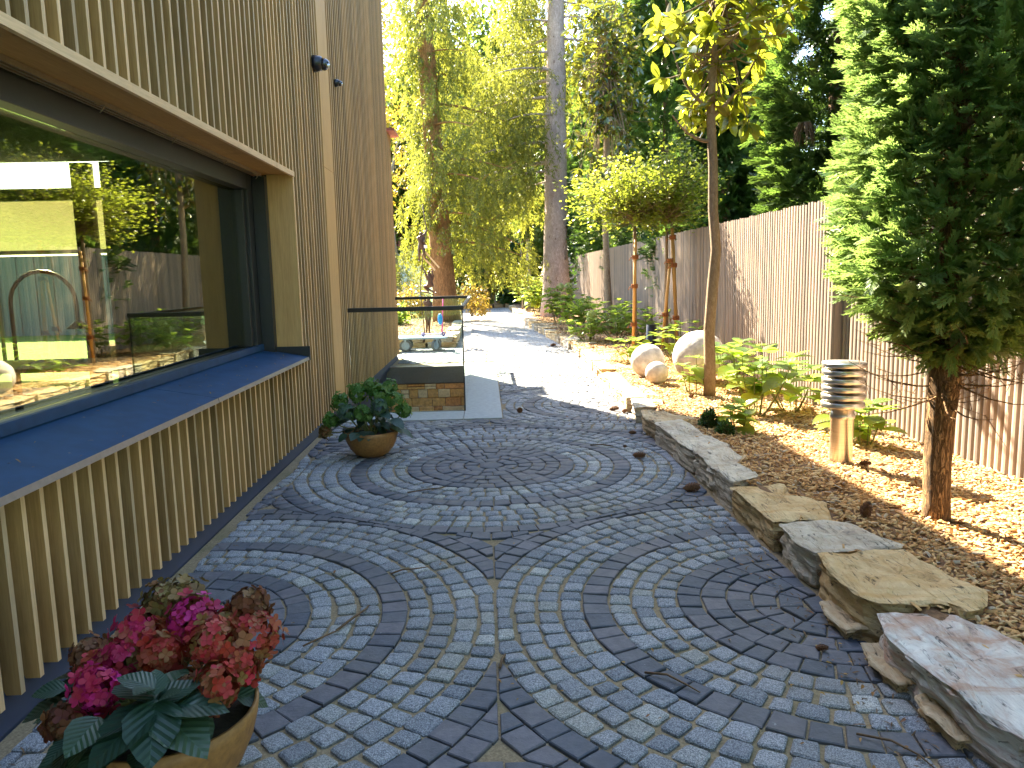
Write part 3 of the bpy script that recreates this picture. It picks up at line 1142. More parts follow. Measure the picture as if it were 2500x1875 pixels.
def rock(name, poly, z, mat, label, group, seed, zb=-.05, parent=None):
    P = [Vector((x, y, 0)) for x, y in poly]
    if sum(P[i].x * P[(i + 1) % len(P)].y - P[(i + 1) % len(P)].x * P[i].y for i in range(len(P))) < 0: P.reverse()
    per = sum((P[i] - P[(i + 1) % len(P)]).length for i in range(len(P)))
    n = 56 if label and seed < 40 else 30
    pts = []
    acc, i, tgt = 0.0, 0, 0.0
    segs = [(P[i], P[(i + 1) % len(P)]) for i in range(len(P))]
    cum = [0]
    for a, b in segs: cum.append(cum[-1] + (b - a).length)
    for k in range(n):
        d = per * k / n
        i = max(j for j in range(len(segs)) if cum[j] <= d + 1e-9)
        a, b = segs[i]
        t = (d - cum[i]) / max(1e-6, (b - a).length)
        pts.append(a.lerp(b, t))
    c = sum(pts, Vector()) / n
    rings = []
    nz = lambda v, s: noise.noise(Vector((v.x * s + seed * 3.1, v.y * s, v.z * s + seed)))
    for s in (.0, .2, .4, .55, .70, .83, .93, 1.0):
        rg = []
        for p in pts:
            q = c.lerp(p, max(s, .001))
            zz = z + .020 * nz(q, 5) + .012 * nz(q, 14) + .006 * nz(q, 40) - (.008 if s == 1.0 else 0)
            rg.append(Vector((q.x, q.y, zz)))
        rings.append(rg)
    depth = z - zb
    for lev in (.03, .08, .14, .20, .27, .34, .42, .50, .58, .67, .76, .85, .93, 1.0):
        rg = []
        for p in pts:
            d = (p - c)
            d.z = 0
            d.normalize()
            lay = .6 * noise.cell(Vector((lev * 13 + seed * 5.3, p.y * 2.1, seed * 2.0))) - .5
            o = .012 * lay + .030 * nz(Vector((p.x, p.y, lev * .8)), 8) + .016 * nz(Vector((p.x, p.y, lev * 2)), 27) - .012 - .018 * lev
            q = p + d * o
            rg.append(Vector((q.x, q.y, z - depth * lev)))
        rings.append(rg)
    vs = [v - c for rg in rings for v in rg]
    fs = []
    for r in range(len(rings) - 1):
        for k in range(n):
            fs.append((r * n + k, (r + 1) * n + k, (r + 1) * n + (k + 1) % n, r * n + (k + 1) % n))
    o = MB().add(vs, fs).build(name, mat, parent, c)
    if label: tag(o, label, 'rock', group)
    return o


ORD = 'first second third fourth fifth sixth seventh eighth ninth tenth eleventh twelfth thirteenth fourteenth fifteenth sixteenth seventeenth eighteenth nineteenth twentieth'.split()
ORD += ['twenty ' + o for o in ORD[:9]] + ['thirtieth'] + ['thirty ' + o for o in ORD[:9]] + ['fortieth'] + ['forty ' + o for o in ORD[:9]]
KG = 'rough edging rocks beside the paving'
near = [
    ([(1.6, 7.94), (2.05, 7.37), (1.88, 7.26), (1.6, 7.2), (1.54, 7.5)], 'rock_tan', 'thin grey slab edging the bed just where the shade meets the sunlit path'),
    ([(1.56, 7.12), (1.84, 7.27), (1.9, 7.09), (1.88, 6.54), (1.97, 6.11), (1.91, 5.96), (1.62, 5.93), (1.58, 6.25), (1.60, 6.65)], 'rock_grey', 'long knobbly grey edging rock in front of the small green bush'),
    ([(1.60, 5.90), (1.92, 5.97), (1.92, 5.61), (1.82, 5.47), (1.84, 5.06), (1.62, 4.96), (1.60, 5.41), (1.61, 5.78)], 'rock_grey', 'pale grey edging rock with a stepped back edge opposite the large pine cone'),
    ([(1.59, 4.95), (1.96, 4.93), (1.92, 4.7), (2.05, 4.5), (1.94, 4.15), (1.78, 4.20), (1.60, 4.18), (1.60, 4.63)], 'rock_ochre', 'ochre flat topped edging rock with dark layered front'),
    ([(1.62, 4.14), (1.78, 4.17), (1.89, 4.14), (2.02, 4.10), (2.02, 3.87), (2.12, 3.72), (2.05, 3.66), (1.84, 3.665), (1.62, 3.66), (1.58, 3.85)], 'rock_grey', 'light grey angular edging rock between two ochre slabs'),
    ([(1.62, 3.63), (2.07, 3.64), (2.06, 3.47), (2.10, 3.3), (2.14, 3.1), (2.06, 2.98), (1.92, 2.90), (1.91, 2.99), (1.66, 3.03), (1.58, 3.09), (1.56, 3.39)], 'rock_ochre', 'broad golden brown slab with streaky top and mossy corner'),
    ([(1.60, 3.00), (1.9, 2.97), (2.0, 2.72), (1.96, 2.5), (1.80, 2.14), (1.60, 2.10), (1.55, 2.29), (1.53, 2.57), (1.53, 2.8)], 'rock_pale', 'whitish slab with a rusty stripe and dark front face'),
    ([(1.60, 2.07), (1.95, 2.10), (2.05, 1.8), (1.9, 1.4), (1.58, 1.4)], 'rock_tan', 'dark rock at the very end of the edging nearest the viewer'),
]
for i, (p, mt, lb_) in enumerate(near):
    rock('edging_rock', p, .195 + .012 * ((i * 7) % 3 - 1), M[mt], lb_, KG, i + 1)
# smaller footing stones below the near slabs
for i, (x, y, a) in enumerate(((1.50, 3.25, .16), (1.49, 2.82, .17), (1.50, 2.45, .15))):
    rock('footing_stone', [(x + .02, y - a), (x + .14, y - a), (x + .15, y + a), (x + .03, y + a * .9), (x + .00, y)], .055, M['rock_tan'],
         ['low brown footing stone beneath the golden brown slab', 'low footing stone where golden and whitish slabs meet', 'low footing stone under the dark front of the whitish slab'][i], 'footing stones', 30 + i, -.03)
y = 8.05
i = 0
while y < 38:
    ln = random.uniform(.5, .95)
    wd = random.uniform(.28, .5)
    xe = edge_x(y + ln / 2)
    j = lambda: random.uniform(-.05, .05)
    dx = edge_x(y + ln) - edge_x(y)
    p = [(xe - dx / 2 + j() * .6, y + .02), (xe + wd + j(), y + .03 + abs(j())), (xe + wd + j() + .05, y + ln * .5), (xe + wd + j() * 1.5, y + ln - .04), (xe + dx / 2 + j() * .6, y + ln - .02), (xe + j() * .5, y + ln * .5)]
    rock('edging_rock', p, random.uniform(.13, .21), M[random.choice(('rock_tan', 'rock_grey', 'rock_ochre'))],
         ORD[i] + ' rock of the sunlit path edging counted from the shade line', 'sunlit edging rocks along the far path', 50 + i)
    y += ln
    i += 1
# low walls of the left bed and end of path
x = -1.9
i = 0
for lev, z in ((0, .12), (1, .245)):
    x = -3.4
    k_ = -1
    while x < -.72:
        k_ += 1
        ln = random.uniform(.28, .55)
        x1 = min(x + ln, -.66)
        rock('wall_stone', [(x, 17.62 + random.uniform(0, .04)), (x1 - .015, 17.62 + random.uniform(0, .04)), (x1 - .015, 17.98), (x, 17.98)], z, M[random.choice(('rock_tan', 'rock_ochre', 'rock_grey'))],
             ('lower' if lev == 0 else 'upper') + ' course flat stone behind the trolley, ' + ORD[k_] + ' from the house', 'stones of the low bed wall behind the trolley', 100 + i, z - .12)
        x = x1
        i += 1
y = 18.0
i0 = i
while y < 37:
    ln = random.uniform(.45, .9)
    j = lambda: random.uniform(-.04, .04)
    rock('edging_rock', [(-.98 + j(), y), (-.70 + j(), y + .02), (-.70 + j(), y + ln - .02), (-.98 + j(), y + ln - .03)], random.uniform(.2, .27), M[random.choice(('rock_tan', 'rock_grey'))],
         ORD[i - i0] + ' rock edging the orange trunk bed counted from the trolley wall', 'edging rocks of the left bed', 150 + i)
    y += ln
    i += 1
x = -.9
while x < 1.3:
    ln = random.uniform(.4, .8)
    rock('edging_rock', [(x, 39.3), (x + ln - .03, 39.35), (x + ln - .02, 39.75), (x, 39.7)], .2, M['rock_tan'], ORD[int((x + .9) / .39)] + ' rock closing the far path end counted from the left trunk', 'rocks across the path end', 190 + i)
    x += ln
    i += 1

# ------------------------------------------------------------------ wood chip mulch
def chip_shape():
    V = np.array([(-.5, -.5, -.12), (.5, -.35, -.12), (.42, .5, -.1), (-.45, .35, -.12), (-.4, -.42, .12), (.45, -.3, .16), (.38, .42, .12), (-.38, .3, .15)])
    F = [(0, 1, 5), (0, 5, 4), (1, 2, 6), (1, 6, 5), (2, 3, 7), (2, 7, 6), (3, 0, 4), (3, 4, 7), (4, 5, 6), (4, 6, 7)]
    return V, np.array(F)


T_CH = chip_shape()
n = 36000
yy = 1.6 + 12.5 * rng.random(n) ** 1.45
ex = np.array([edge_x(a) for a in yy])
xx = ex + .22 + (4.05 - ex - .22) * rng.random(n)


def inside(poly, X, Y):
    c = np.zeros(len(X), bool)
    for i in range(len(poly)):
        (x0, y0), (x1, y1) = poly[i], poly[i - 1]
        c ^= ((y0 > Y) != (y1 > Y)) & (X < (x1 - x0) * (Y - y0) / (y1 - y0 + 1e-12) + x0)
    return c


on = np.zeros(n, bool)
for p, _, _ in near:
    on |= inside(p, xx - .015, yy) & (rng.random(n) < .985)
xx, yy = xx[~on], yy[~on]
n = len(xx)
zz = np.array([bed_z(a, b) + .018 * noise.noise(Vector((a * 3, b * 3, 0))) for a, b in zip(xx, yy)]) + rng.random(n) * .022
d = rng.normal(0, 1, (n, 3)); d[:, 2] *= .28
S = np.stack([rng.uniform(.022, .062, n), rng.uniform(.010, .024, n), rng.uniform(.010, .026, n)], 1)
tag(scatter('wood_chips', T_CH, np.stack([xx, yy, zz], 1), frames(d, roll=.35), S, M['chip']), kind='stuff')
n = 5000
P = np.stack([rng.uniform(-4.5, -1.0, n), rng.uniform(18, 30, n), rng.uniform(.2, .23, n)], 1)
P2 = np.stack([rng.uniform(1.7, 3.8, n), rng.uniform(14, 34, n), np.zeros(n)], 1)
P2[:, 2] = [bed_z(a, b) + .01 for a, b in P2[:, :2]]
P3 = np.stack([rng.uniform(-.8, 2.5, 2000), rng.uniform(39.8, 43, 2000), np.full(2000, .17)], 1)
P = np.concatenate([P, P2, P3])
d = rng.normal(0, 1, (len(P), 3)); d[:, 2] *= .25
tag(scatter('wood_chips', T_CH, P, frames(d, roll=.3), np.stack([rng.uniform(.04, .09, len(P)), rng.uniform(.02, .04, len(P)), rng.uniform(.01, .03, len(P))], 1), M['chip']), kind='stuff')

# ------------------------------------------------------------------ bollard lamp
lp = empty('bollard_lamp', (2.74, 5.78, .09), 'stainless steel bollard lamp with stacked louvre rings', 'garden lamp')
MB().lathe([(.085, -.06), (.085, .36), (.092, .365), (.092, .40), (.086, .405), (.086, .455), (.001, .455)], 40).build('post', M['steel'], lp)
for k in range(5):
    z = .455 + k * .062
    MB().lathe([(.075, 0), (.158, 0), (.161, .004), (.161, .036), (.156, .040), (.06, .052), (.06, .0)], 44, (0, 0, z)).build('louvre', M['steel'], lp)
MB().lathe([(.06, 0), (.160, 0), (.163, .004), (.163, .030), (.158, .036), (.001, .042)], 44, (0, 0, .455 + 5 * .062)).build('cap', M['steel'], lp)
MB().lathe([(.05, .455), (.05, .76)], 24).build('core', M['white'], lp)
bl = empty('spotlight', (3.15, 14.6, .1), 'short black spotlight tube among leaves by the fence', 'garden lamp')
MB().lathe([(.10, 0), (.10, .52), (.08, .52), (.001, .50)], 20).build('tube', M['black_metal'], bl)
MB().tube([(0, 0, -.1), (0, 0, 0)], .03, 8).build('spike', M['black_metal'], bl)

# ------------------------------------------------------------------ stone balls
for (x, y, z, r, lb_) in ((2.93, 10.5, .44, .355, 'largest white stone ball behind the slender trunk'), (2.24, 10.6, .385, .235, 'medium white stone ball beside the bed edge'),
                          (2.215, 9.92, .30, .15, 'smallest white stone ball resting against the medium one')):
    b = MB().sphere((0, 0, 0), r, 28)
    b.v = [tuple(Vector(v) * (1 + .012 * noise.noise(Vector(v) * 9 + Vector((r * 50, 0, 0))) + .006 * noise.noise(Vector(v) * 26))) for v in b.v]
    tag(b.build('stone_ball', M['ball'], None, (x, y, z)), lb_, 'stone ball', 'white stone balls')
# ------------------------------------------------------------------ trees
def curve(a, b, bend, n=6):
    a, b, bend = Vector(a), Vector(b), Vector(bend)
    return [a.lerp(b, t) + bend * (4 * t * (1 - t)) for t in [i / n for i in range(n + 1)]]


def trunk_pts(h, lean=(0, 0), wob=.02, n=12, seed=0):
    return [Vector((lean[0] * (i / n) + wob * noise.noise(Vector((seed, i * .6, 0))), lean[1] * (i / n) + wob * noise.noise(Vector((seed, 9, i * .6))), h * i / n)) for i in range(n + 1)]


def twig_points(cen, rad, n, per, start=None, t0=.35, jit=.05, shape=.4, up=.15):
    """points and directions of leaves set along twigs that run from inside a crown to its outside"""
    cen, rad = np.array(cen, float), np.array(rad, float)
    d = unit(rng.normal(0, 1, (n, 3)))
    end = cen + d * rad * (rng.random((n, 1)) ** shape)
    st = cen + (end - cen) * .15 - np.array([0, 0, rad[2] * .35]) * rng.random((n, 1)) if start is None else np.array(start, float) + rng.normal(0, .04, (n, 3))
    t = t0 + (1 - t0) * rng.random((n, per, 1))
    P = st[:, None] + (end - st)[:, None] * t
    P[..., 2] += (up * 4 * t * (1 - t))[..., 0] * rad[2]
    P += rng.normal(0, jit, P.shape)
    D = np.repeat(unit(end - st)[:, None], per, 1) + rng.normal(0, .75, P.shape)
    return P.reshape(-1, 3), unit(D.reshape(-1, 3)), st, end


def twigs(mb, st, end, r, up=.0, k=60):
    for i in range(min(k, len(st))):
        pts = curve(st[i], end[i], (0, 0, up), 4)
        mb.tube(pts, [r, r * .8, r * .6, r * .4, r * .2], 4, cap=False)


# ---- big spruces
def spruce(loc, h, r0, limbs, strands, mat_bark, label, leaf, lean=(0, 0), zmin=3.0, gap=None, rmul=1.0, spread=.34, hang=.55, short=None, clear=0.0):
    t = empty('spruce_tree', loc, label, 'tree')
    n = 22
    pts = trunk_pts(h, lean, .05, n, loc[0])
    rad = [r0 * (1.0 - .72 * i / n) * (1 + .35 * math.exp(-i * 1.3)) for i in range(n + 1)]
    pts[0].z = -.15
    MB().tube(pts, rad, 18, True, .12, loc[1]).build('trunk', mat_bark, t)
    lb, P, D, S = MB(), [], [], []
    for i in range(limbs):
        z = zmin + (h - zmin) * (i / limbs) ** 1.15 + random.uniform(-.2, .2)
        a = i * 2.399 + random.uniform(-.3, .3)
        f = z / h
        ln = max(.4, (1 - f) * h * spread * random.uniform(.7, 1.1) * rmul)
        if gap and gap(a, z): continue
        ln *= random.uniform(.55, 1.35)
        if short and short(a, z): ln *= .42
        c = Vector((lean[0] * f, lean[1] * f, z))
        dr = Vector((math.cos(a), math.sin(a), 0))
        tip = c + dr * ln + Vector((0, 0, -.30 * ln + .25))
        cv = curve(c, tip, (0, 0, .06 * ln), 7)
        cv[-1].z += .12 * ln
        lb.tube(cv, [max(.008, .055 * (1 - .88 * q / 7) * (ln / 3)) for q in range(8)], 5, cap=False)
        k = int(strands * ln)
        for q in range(k):
            tt = random.uniform(.12, 1.0)
            p = cv[min(6, int(tt * 7))].lerp(cv[min(7, int(tt * 7) + 1)], tt * 7 % 1 if tt < 1 else 1)
            side = Vector((-dr.y, dr.x, 0)) * random.gauss(0, .20 * ln * (1.1 - .6 * tt))
            p = p + side + Vector((0, 0, random.uniform(-hang, .08) - .3 * abs(side.length)))
            if math.hypot(p.x - lean[0] * f, p.y - lean[1] * f) < clear: continue
            P.append(p)
            dd = dr * random.uniform(-.2, .5) + side.normalized() * .3 + Vector((0, 0, -random.uniform(.3, 1.3)))
            D.append(dd)
            S.append(random.uniform(.26, .56))
    tag(lb.build('limbs', mat_bark, t), kind='stuff')
    P, D = np.array([tuple(p) for p in P]), np.array([tuple(d) for d in D])
    tag(scatter('needles', T_SP, P, frames(D, roll=.8), np.array(S), leaf, t), kind='stuff')
    return t


spruce((-1.25, 24.6, .15), 21, .36, 74, 66, M['bark_orange'], 'weeping spruce with an orange brown trunk behind the glass railing', L['spruce'], (-.9, .3), 2.6, lambda a, z: z < 4.6 and -2.0 < a % 6.283 - 6.283 < -1.0, 1.0, .20, .95, lambda a, z: math.cos(a) < -.15)
spruce((2.42, 26.5, .1), 19, .46, 112, 82, M['bark_pine'], 'tall spruce with a thick bare pinkish grey trunk beside the path', L['spruce'], (.25, .2), 4.6,
       lambda a, z: ((3.9 < a % 6.283 < 5.6) or (abs(math.cos(a)) < .5 and z < 9) or (math.cos(a) > 0 and z < 8.5)) and z < 14, 1.0, .31, 1.1, None, .85)
# ivy climbing behind the thick trunk
n = 260
iv = tag(scatter('ivy', leaf_shape(3, .8, .1, .1), np.stack([rng.normal(2.95, .10, n), rng.normal(26.4, .12, n), .2 + 3.4 * rng.random(n)], 1), frames(rng.normal(0, 1, (n, 3)) + np.array([0, -1, -.6]), roll=.6), rng.uniform(.10, .2, n), L['ivy']),
         'dark ivy climbing behind the thick bare trunk', 'ivy', kind='stuff')


def leafy_tree(name, loc, h, r0, crown, n, per, leaf, shape, size, bark, label, cat='tree', group=None, lean=(0, 0), t0=.3, twr=.012, shp=.4, jit=.09, up=.1):
    t = empty(name, loc, label, cat, group)
    pts = trunk_pts(h, lean, .06, 10, loc[0] + loc[1])
    pts[0].z = -.15
    MB().tube(pts, [r0 * (1 - .6 * i / 10) * (1 + .3 * math.exp(-i * 1.5)) for i in range(11)], 10, True, .12, loc[0]).build('trunk', bark, t)
    P, D, st, en = [], [], [], []
    for (c, r, frac) in crown:
        p, d, s, e = twig_points(c, r, max(4, int(n * frac)), per, None, t0, jit, shp, up)
        P.append(p); D.append(d); st.append(s); en.append(e)
    P, D, st, en = (np.concatenate(a) for a in (P, D, st, en))
    tag(scatter('crown', shape, P, frames(D, roll=.7), rng.uniform(.7, 1.25, len(P)) * size, leaf, t), kind='stuff')
    b = MB()
    twigs(b, st, en, twr, 0, 80)
    for (c, r, frac) in crown:
        a = pts[min(10, max(0, int(10 * min(1, (c[2] - r[2] * .6) / h))))]
        b.tube(curve(a, c, (0, 0, .1), 4), [r0 * .45, r0 * .38, r0 * .3, r0 * .22, r0 * .15], 6, cap=False)
    tag(b.build('limbs', bark, t), kind='stuff')
    return t


# far trees and hedge masses that close the view
leafy_tree('pine_tree', (-3.75, 34, 0), 16, .24, [((-.4, 0, 12.5), (2.2, 2.2, 3.4), .5), ((.3, -.3, 7.5), (2.4, 2, 2.2), .3), ((-.4, 0, 5.4), (1.9, 1.6, 1.3), .2)], 260, 14, L['autumn'], T_SM, .17, M['bark_grey'],
           'thin distant pine trunk with sparse twigs just beside the house edge', lean=(-1.3, 0), t0=.45)
far = [(-10.5, 46, 13, 3.6, 'tree', 'leafy tree hidden mostly by the house edge'), (-6.4, 52, 15, 3.4, 'autumn', 'russet leafed tree beyond the neighbour roof'), (-2.6, 48, 19, 3.8, 'tree', 'tall leafy tree behind the weeping spruce'), (1.4, 54, 22, 4.6, 'tree', 'tallest leafy tree between the two spruce trunks'),
       (.4, 46.5, 13, 3.2, 'lime', 'bright yellow green tree above the bamboo'), (5.6, 49, 17, 4.2, 'tree', 'leafy tree right of the thick bare trunk'), (10.5, 53, 18, 5.0, 'tree', 'leafy tree behind the dark thujas'), (16, 50, 15, 4.5, 'tree', 'leafy tree far right behind the fence'), (-16, 52, 14, 5, 'tree', 'leafy tree far left behind the house'), (12, 36, 12, 3.4, 'tree', 'nearer leafy tree seen in the gap beside the thujas')]
for i, (x, y, h, r, lf, lb_) in enumerate(far):
    leafy_tree('broadleaf_tree', (x, y, -.1), h * .75, .22, [((0, 0, h * .62), (r, r * .8, h * .36), .5), ((r * .4, 0, h * .35), (r * .8, r * .8, h * .2), .25), ((-r * .5, 0, h * .3), (r * .8, r * .7, h * .2), .25)],
               1200, 16, L[lf], T_SM, .42, M['bark_dark'], lb_, group='background trees beyond the garden', jit=.25)
# behind the viewer: unseen conifers added to keep sky light off the fins
# evergreens behind the right half of the fence


def column_points(n, r, z0, z1, taper=.5, lump=.25, seed=0, shell=.35):
    t = rng.random(n)
    z = z0 + (z1 - z0) * t
    a = rng.random(n) * 6.283
    prof = np.minimum(1, (t / .10) ** .6) * (1 - taper * t) * np.minimum(1, ((1 - t) / .12)) ** .5
    lm = np.array([1 + lump * noise.noise(Vector((math.cos(q) * 1.6 + seed, math.sin(q) * 1.6, w * 1.3))) for q, w in zip(a, z)])
    rr = r * prof * lm * (1 - shell * rng.random(n) ** 1.6)
    P = np.stack([rr * np.cos(a), rr * np.sin(a), z], 1)
    D = np.stack([np.cos(a), np.sin(a), rng.normal(.25, .45, n)], 1) + rng.normal(0, .35, (n, 3))
    return P, unit(D)


def thuja(loc, r, z0, z1, n, size, leaf, label, group=None, taper=.5, trunk=None, seed=0):
    t = empty('thuja_tree', loc, label, 'tree', group)
    tp = trunk_pts(z1 * .85, (0, 0), .08, 10, seed)
    tp[0].z = -.15
    MB().tube(tp, [.16 * (1 - .08 * i) for i in range(11)], 9, True, .2).build('trunk', M['bark_thuja'], t)
    P, D = column_points(n, r, z0, z1, taper, .4, seed)
    tag(scatter('crown', T_TH, P, frames(D, roll=.5), rng.uniform(.6, 1.2, n) * size, leaf, t), kind='stuff')
    return t


TG = 'dark thujas standing behind the fence'
thuja((5.35, 11.9, 0), 1.05, 1.2, 10.5, 10000, .36, L['thuja_dark'], 'tall dark thuja right behind the fence corner with a bare brown patch', TG, .35, seed=1)
thuja((5.5, 17.6, 0), 1.75, .8, 6.7, 9000, .42, L['thuja_dark'], 'shorter broad thuja behind the fence with a pointed top under the sky gap', TG, .75, seed=2)
thuja((5.7, 24.5, 0), 1.6, .8, 12.5, 8000, .46, L['thuja_dark'], 'dark thuja behind the fence between slender trunk and bushy crowns', TG, .5, seed=3)
thuja((5.5, 8.6, 0), 1.1, 1.2, 10.0, 10000, .36, L['thuja_dark'], 'dark thuja rising behind the near sunlit thuja', TG, .3, seed=4)
thuja((5.4, 6.2, 0), 1.1, 1.2, 9.5, 8000, .36, L['thuja_dark'], 'dark thuja behind the fence at the right edge', TG, .3, seed=5)
thuja((5.6, 31, 0), 1.7, .8, 11.5, 6000, .5, L['thuja_dark'], 'distant dark thuja behind the far fence stretch', TG, .4, seed=6)
thuja((5.8, 38, 0), 1.8, .8, 12, 5000, .55, L['thuja_dark'], 'farthest dark thuja behind the fence end', TG, .4, seed=7)
thuja((7.6, 13.5, 0), 1.5, .8, 11, 7000, .45, L['thuja_dark'], 'second row thuja behind the tall thuja at the fence corner', TG, .3, seed=8)
thuja((7.4, 9.6, 0), 1.5, .8, 11, 7000, .45, L['thuja_dark'], 'second row thuja filling the dark right edge', TG, .3, seed=9)
thuja((7.8, 28, 0), 2.0, .8, 13, 7000, .5, L['thuja_dark'], 'second row thuja far behind the slender magnolia', TG, .4, seed=10)
for k, (x, y, r_, h) in enumerate(((5.6, 1.5, 1.3, 9), (5.6, -2.5, 1.4, 10), (3.6, -7.5, 1.8, 10), (.6, -9, 2.0, 11), (-2.6, -9.5, 2.0, 10))):  # out of view, added to block sky light from behind and beside the viewer
    thuja((x, y, 0), r_, .6, h, 2200, .6, L['thuja_dark'], ['dark thuja behind the near end of the fence', 'dark thuja at the fence end behind the viewer', 'broad thuja at the back corner of the terrace', 'broad thuja closing the terrace behind the viewer', 'broad thuja beside the rear house corner'][k], TG, .25, seed=20 + k)
bt = empty('brown_clump', (4.55, 11.1, 3.55), 'brown dried twig clump hanging in the dark thuja', 'twig clump')
b = MB()
for k in range(60):
    a = random.uniform(0, 6.28)
    b.tube([(0, 0, .1), (.10 * math.cos(a), .10 * math.sin(a), random.uniform(-.05, .1)), (.16 * math.cos(a), .14 * math.sin(a), random.uniform(-.25, .0))], .006, 3, cap=False)
b.build('twigs', M['twig'], bt)

# near thuja, clipped foot with bare trunk
th = empty('thuja_tree', (2.66, 4.36, .09), 'sunlit green thuja with bare cracked brown trunk in the bark mulch', 'tree')
tp = [Vector((0.0, 0, -.1)), Vector((.0, 0, .12)), Vector((-.01, .0, .35)), Vector((.0, .01, .6)), Vector((.01, .0, .85)), Vector((.0, .02, 1.3)), Vector((.03, .03, 2.2)), Vector((.0, 0, 4.2))]
MB().tube(tp, [.088, .076, .074, .079, .086, .075, .055, .02], 20, True, .13, 3).build('trunk', M['bark_thuja'], th)
n = 19000
P, D = column_points(n, .64, 1.0, 5.0, .46, .34, 11, .42)
P[:, 0] += .04
tag(scatter('crown', T_TH, P, frames(D, roll=.45), rng.uniform(.5, 1.2, n) * .165, L['thuja'], th), kind='stuff')
b = MB()
for k in range(330):
    z = random.uniform(.72, 3.6)
    a = random.uniform(0, 6.283)
    ln = random.uniform(.3, .62) * (1 if z > 1 else .95)
    p0 = Vector((0, 0, z + .02))
    p1 = Vector((ln * math.cos(a), ln * math.sin(a), z + random.uniform(-.10, .30)))
    b.tube(curve(p0, p1, (random.gauss(0, .05), random.gauss(0, .05), -.05), 4), [.007, .006, .0045, .003, .0015], 4, cap=False)
    for q in range(3):
        s = p0.lerp(p1, random.uniform(.4, .9))
        b.tube([s, s + Vector((random.gauss(0, .08), random.gauss(0, .08), random.gauss(-.01, .06)))], [.003, .001], 3, cap=False)
b.build('twigs', M['bark_thuja'], th)

# ---- magnolia in front: leaves near the viewer are single parts
def magnolia(loc, pts, rad, crown, ntw, per, size, nmax, label, seed, stx=None, mt='magnolia'):
    t = empty('magnolia_tree', loc, label, 'tree')
    MB().tube(pts, rad, 14, True, .16, seed).build('trunk', M['bark_smooth'], t)
    P, D, br = [], [], MB()
    for k in range(ntw):
        f = random.random()
        base = Vector(pts[-1]).lerp(Vector(crown[0]), random.random()) if f > .5 else Vector(pts[-3]).lerp(Vector(pts[-1]), random.random())
        d = unit(rng.normal(0, 1, 3))
        end = Vector(np.array(crown[0]) + d * np.array(crown[1]) * (random.random() ** .45))
        base = base.lerp(Vector((base.x, base.y, end.z - .25)), .6) if end.z - .25 > pts[-4][2] else base
        cv = curve(base, end, (0, 0, -.08), 5)
        br.tube(cv, [.014, .012, .010, .008, .006, .004], 5, cap=False)
        ax = (cv[-1] - cv[-2]).normalized()
        for q in range(per):
            a = q * 2.4
            o = ax.orthogonal().normalized()
            o.rotate(Matrix.Rotation(a, 3, ax))
            dd = ax * random.uniform(.1, .8) + o * random.uniform(.6, 1.0) + Vector((0, 0, random.uniform(-.5, .15)))
            P.append(cv[-1] - ax * random.uniform(0, .16)); D.append(dd)
    for tgt in stx or []:
        br.tube(curve(*tgt, 5), [.026, .022, .018, .014, .011, .008], 6, cap=False)
    tag(br.build('limbs', M['bark_smooth'], t), kind='stuff')
    P, D = np.array([tuple(p) for p in P]), np.array([tuple(d) for d in D])
    R = frames(D, roll=.6)
    S = rng.uniform(.75, 1.2, len(P)) * size
    key = np.array([0 if (abs((p[0] + loc[0]) / (p[1] + loc[1]) - .27) < .33 and (p[2] + loc[2] - 1.6) / (p[1] + loc[1]) < .37) else 1 for p in P]) * 100 + np.linalg.norm(P + np.array(loc) - np.array([0, 0, 1.6]), axis=1)
    o = np.argsort(key)
    me = leafmesh('mag', T_MAG, L[mt])
    for i in o[:nmax]:
        leafobj(me, t, P[i], R[i], S[i])
    r_ = o[nmax:]
    if len(r_):
        tag(scatter('leaves', T_MAG, P[r_], R[r_], S[r_], L[mt], t, smooth=True), kind='stuff')
    return t


tp = [Vector(p) for p in ((.0, 0, -.1), (.0, 0, .3), (-.01, 0, .8), (.02, 0, 1.35), (.05, 0, 1.75), (.01, 0, 2.2), (.0, 0, 2.7), (-.03, 0, 3.2), (-.02, 0, 3.6), (.03, 0, 4.3), (.0, 0, 5.2))]
magnolia((2.66, 9.05, .10), tp, [.075, .068, .064, .062, .060, .058, .055, .052, .045, .035, .02], ((.08, 0, 4.35), (.86, .86, 1.35)), 104, 9, .215, 300,
         'slender magnolia with glossy yellow green leaves and mottled trunk beside the white balls', 5,
         [(Vector((0, 0, 3.25)), Vector((.55, -.1, 4.1)), Vector((.05, 0, -.05))), (Vector((0, 0, 3.3)), Vector((-.45, .1, 4.0)), Vector((-.05, 0, -.08))), (Vector((-.03, 0, 2.98)), Vector((-.50, -.1, 3.25)), Vector((0, 0, -.08)))])
tp = [Vector(p) for p in ((.08, 0, -.1), (.05, 0, .6), (.0, 0, 1.5), (-.03, 0, 2.6), (-.03, 0, 3.6), (0, 0, 4.6), (.02, 0, 5.6), (.0, 0, 7.0), (0, 0, 8.0))]
magnolia((3.16, 20.0, .15), tp, [.10, .085, .08, .075, .07, .06, .05, .035, .02], ((0.05, 0, 6.0), (1.15, 1.1, 3.3)), 290, 9, .22, 0,
         'taller magnolia with bronze backed leaves behind the bushy crowned trees', 8, None, 'magnolia_b')

# ---- two bushy standard trees on stakes


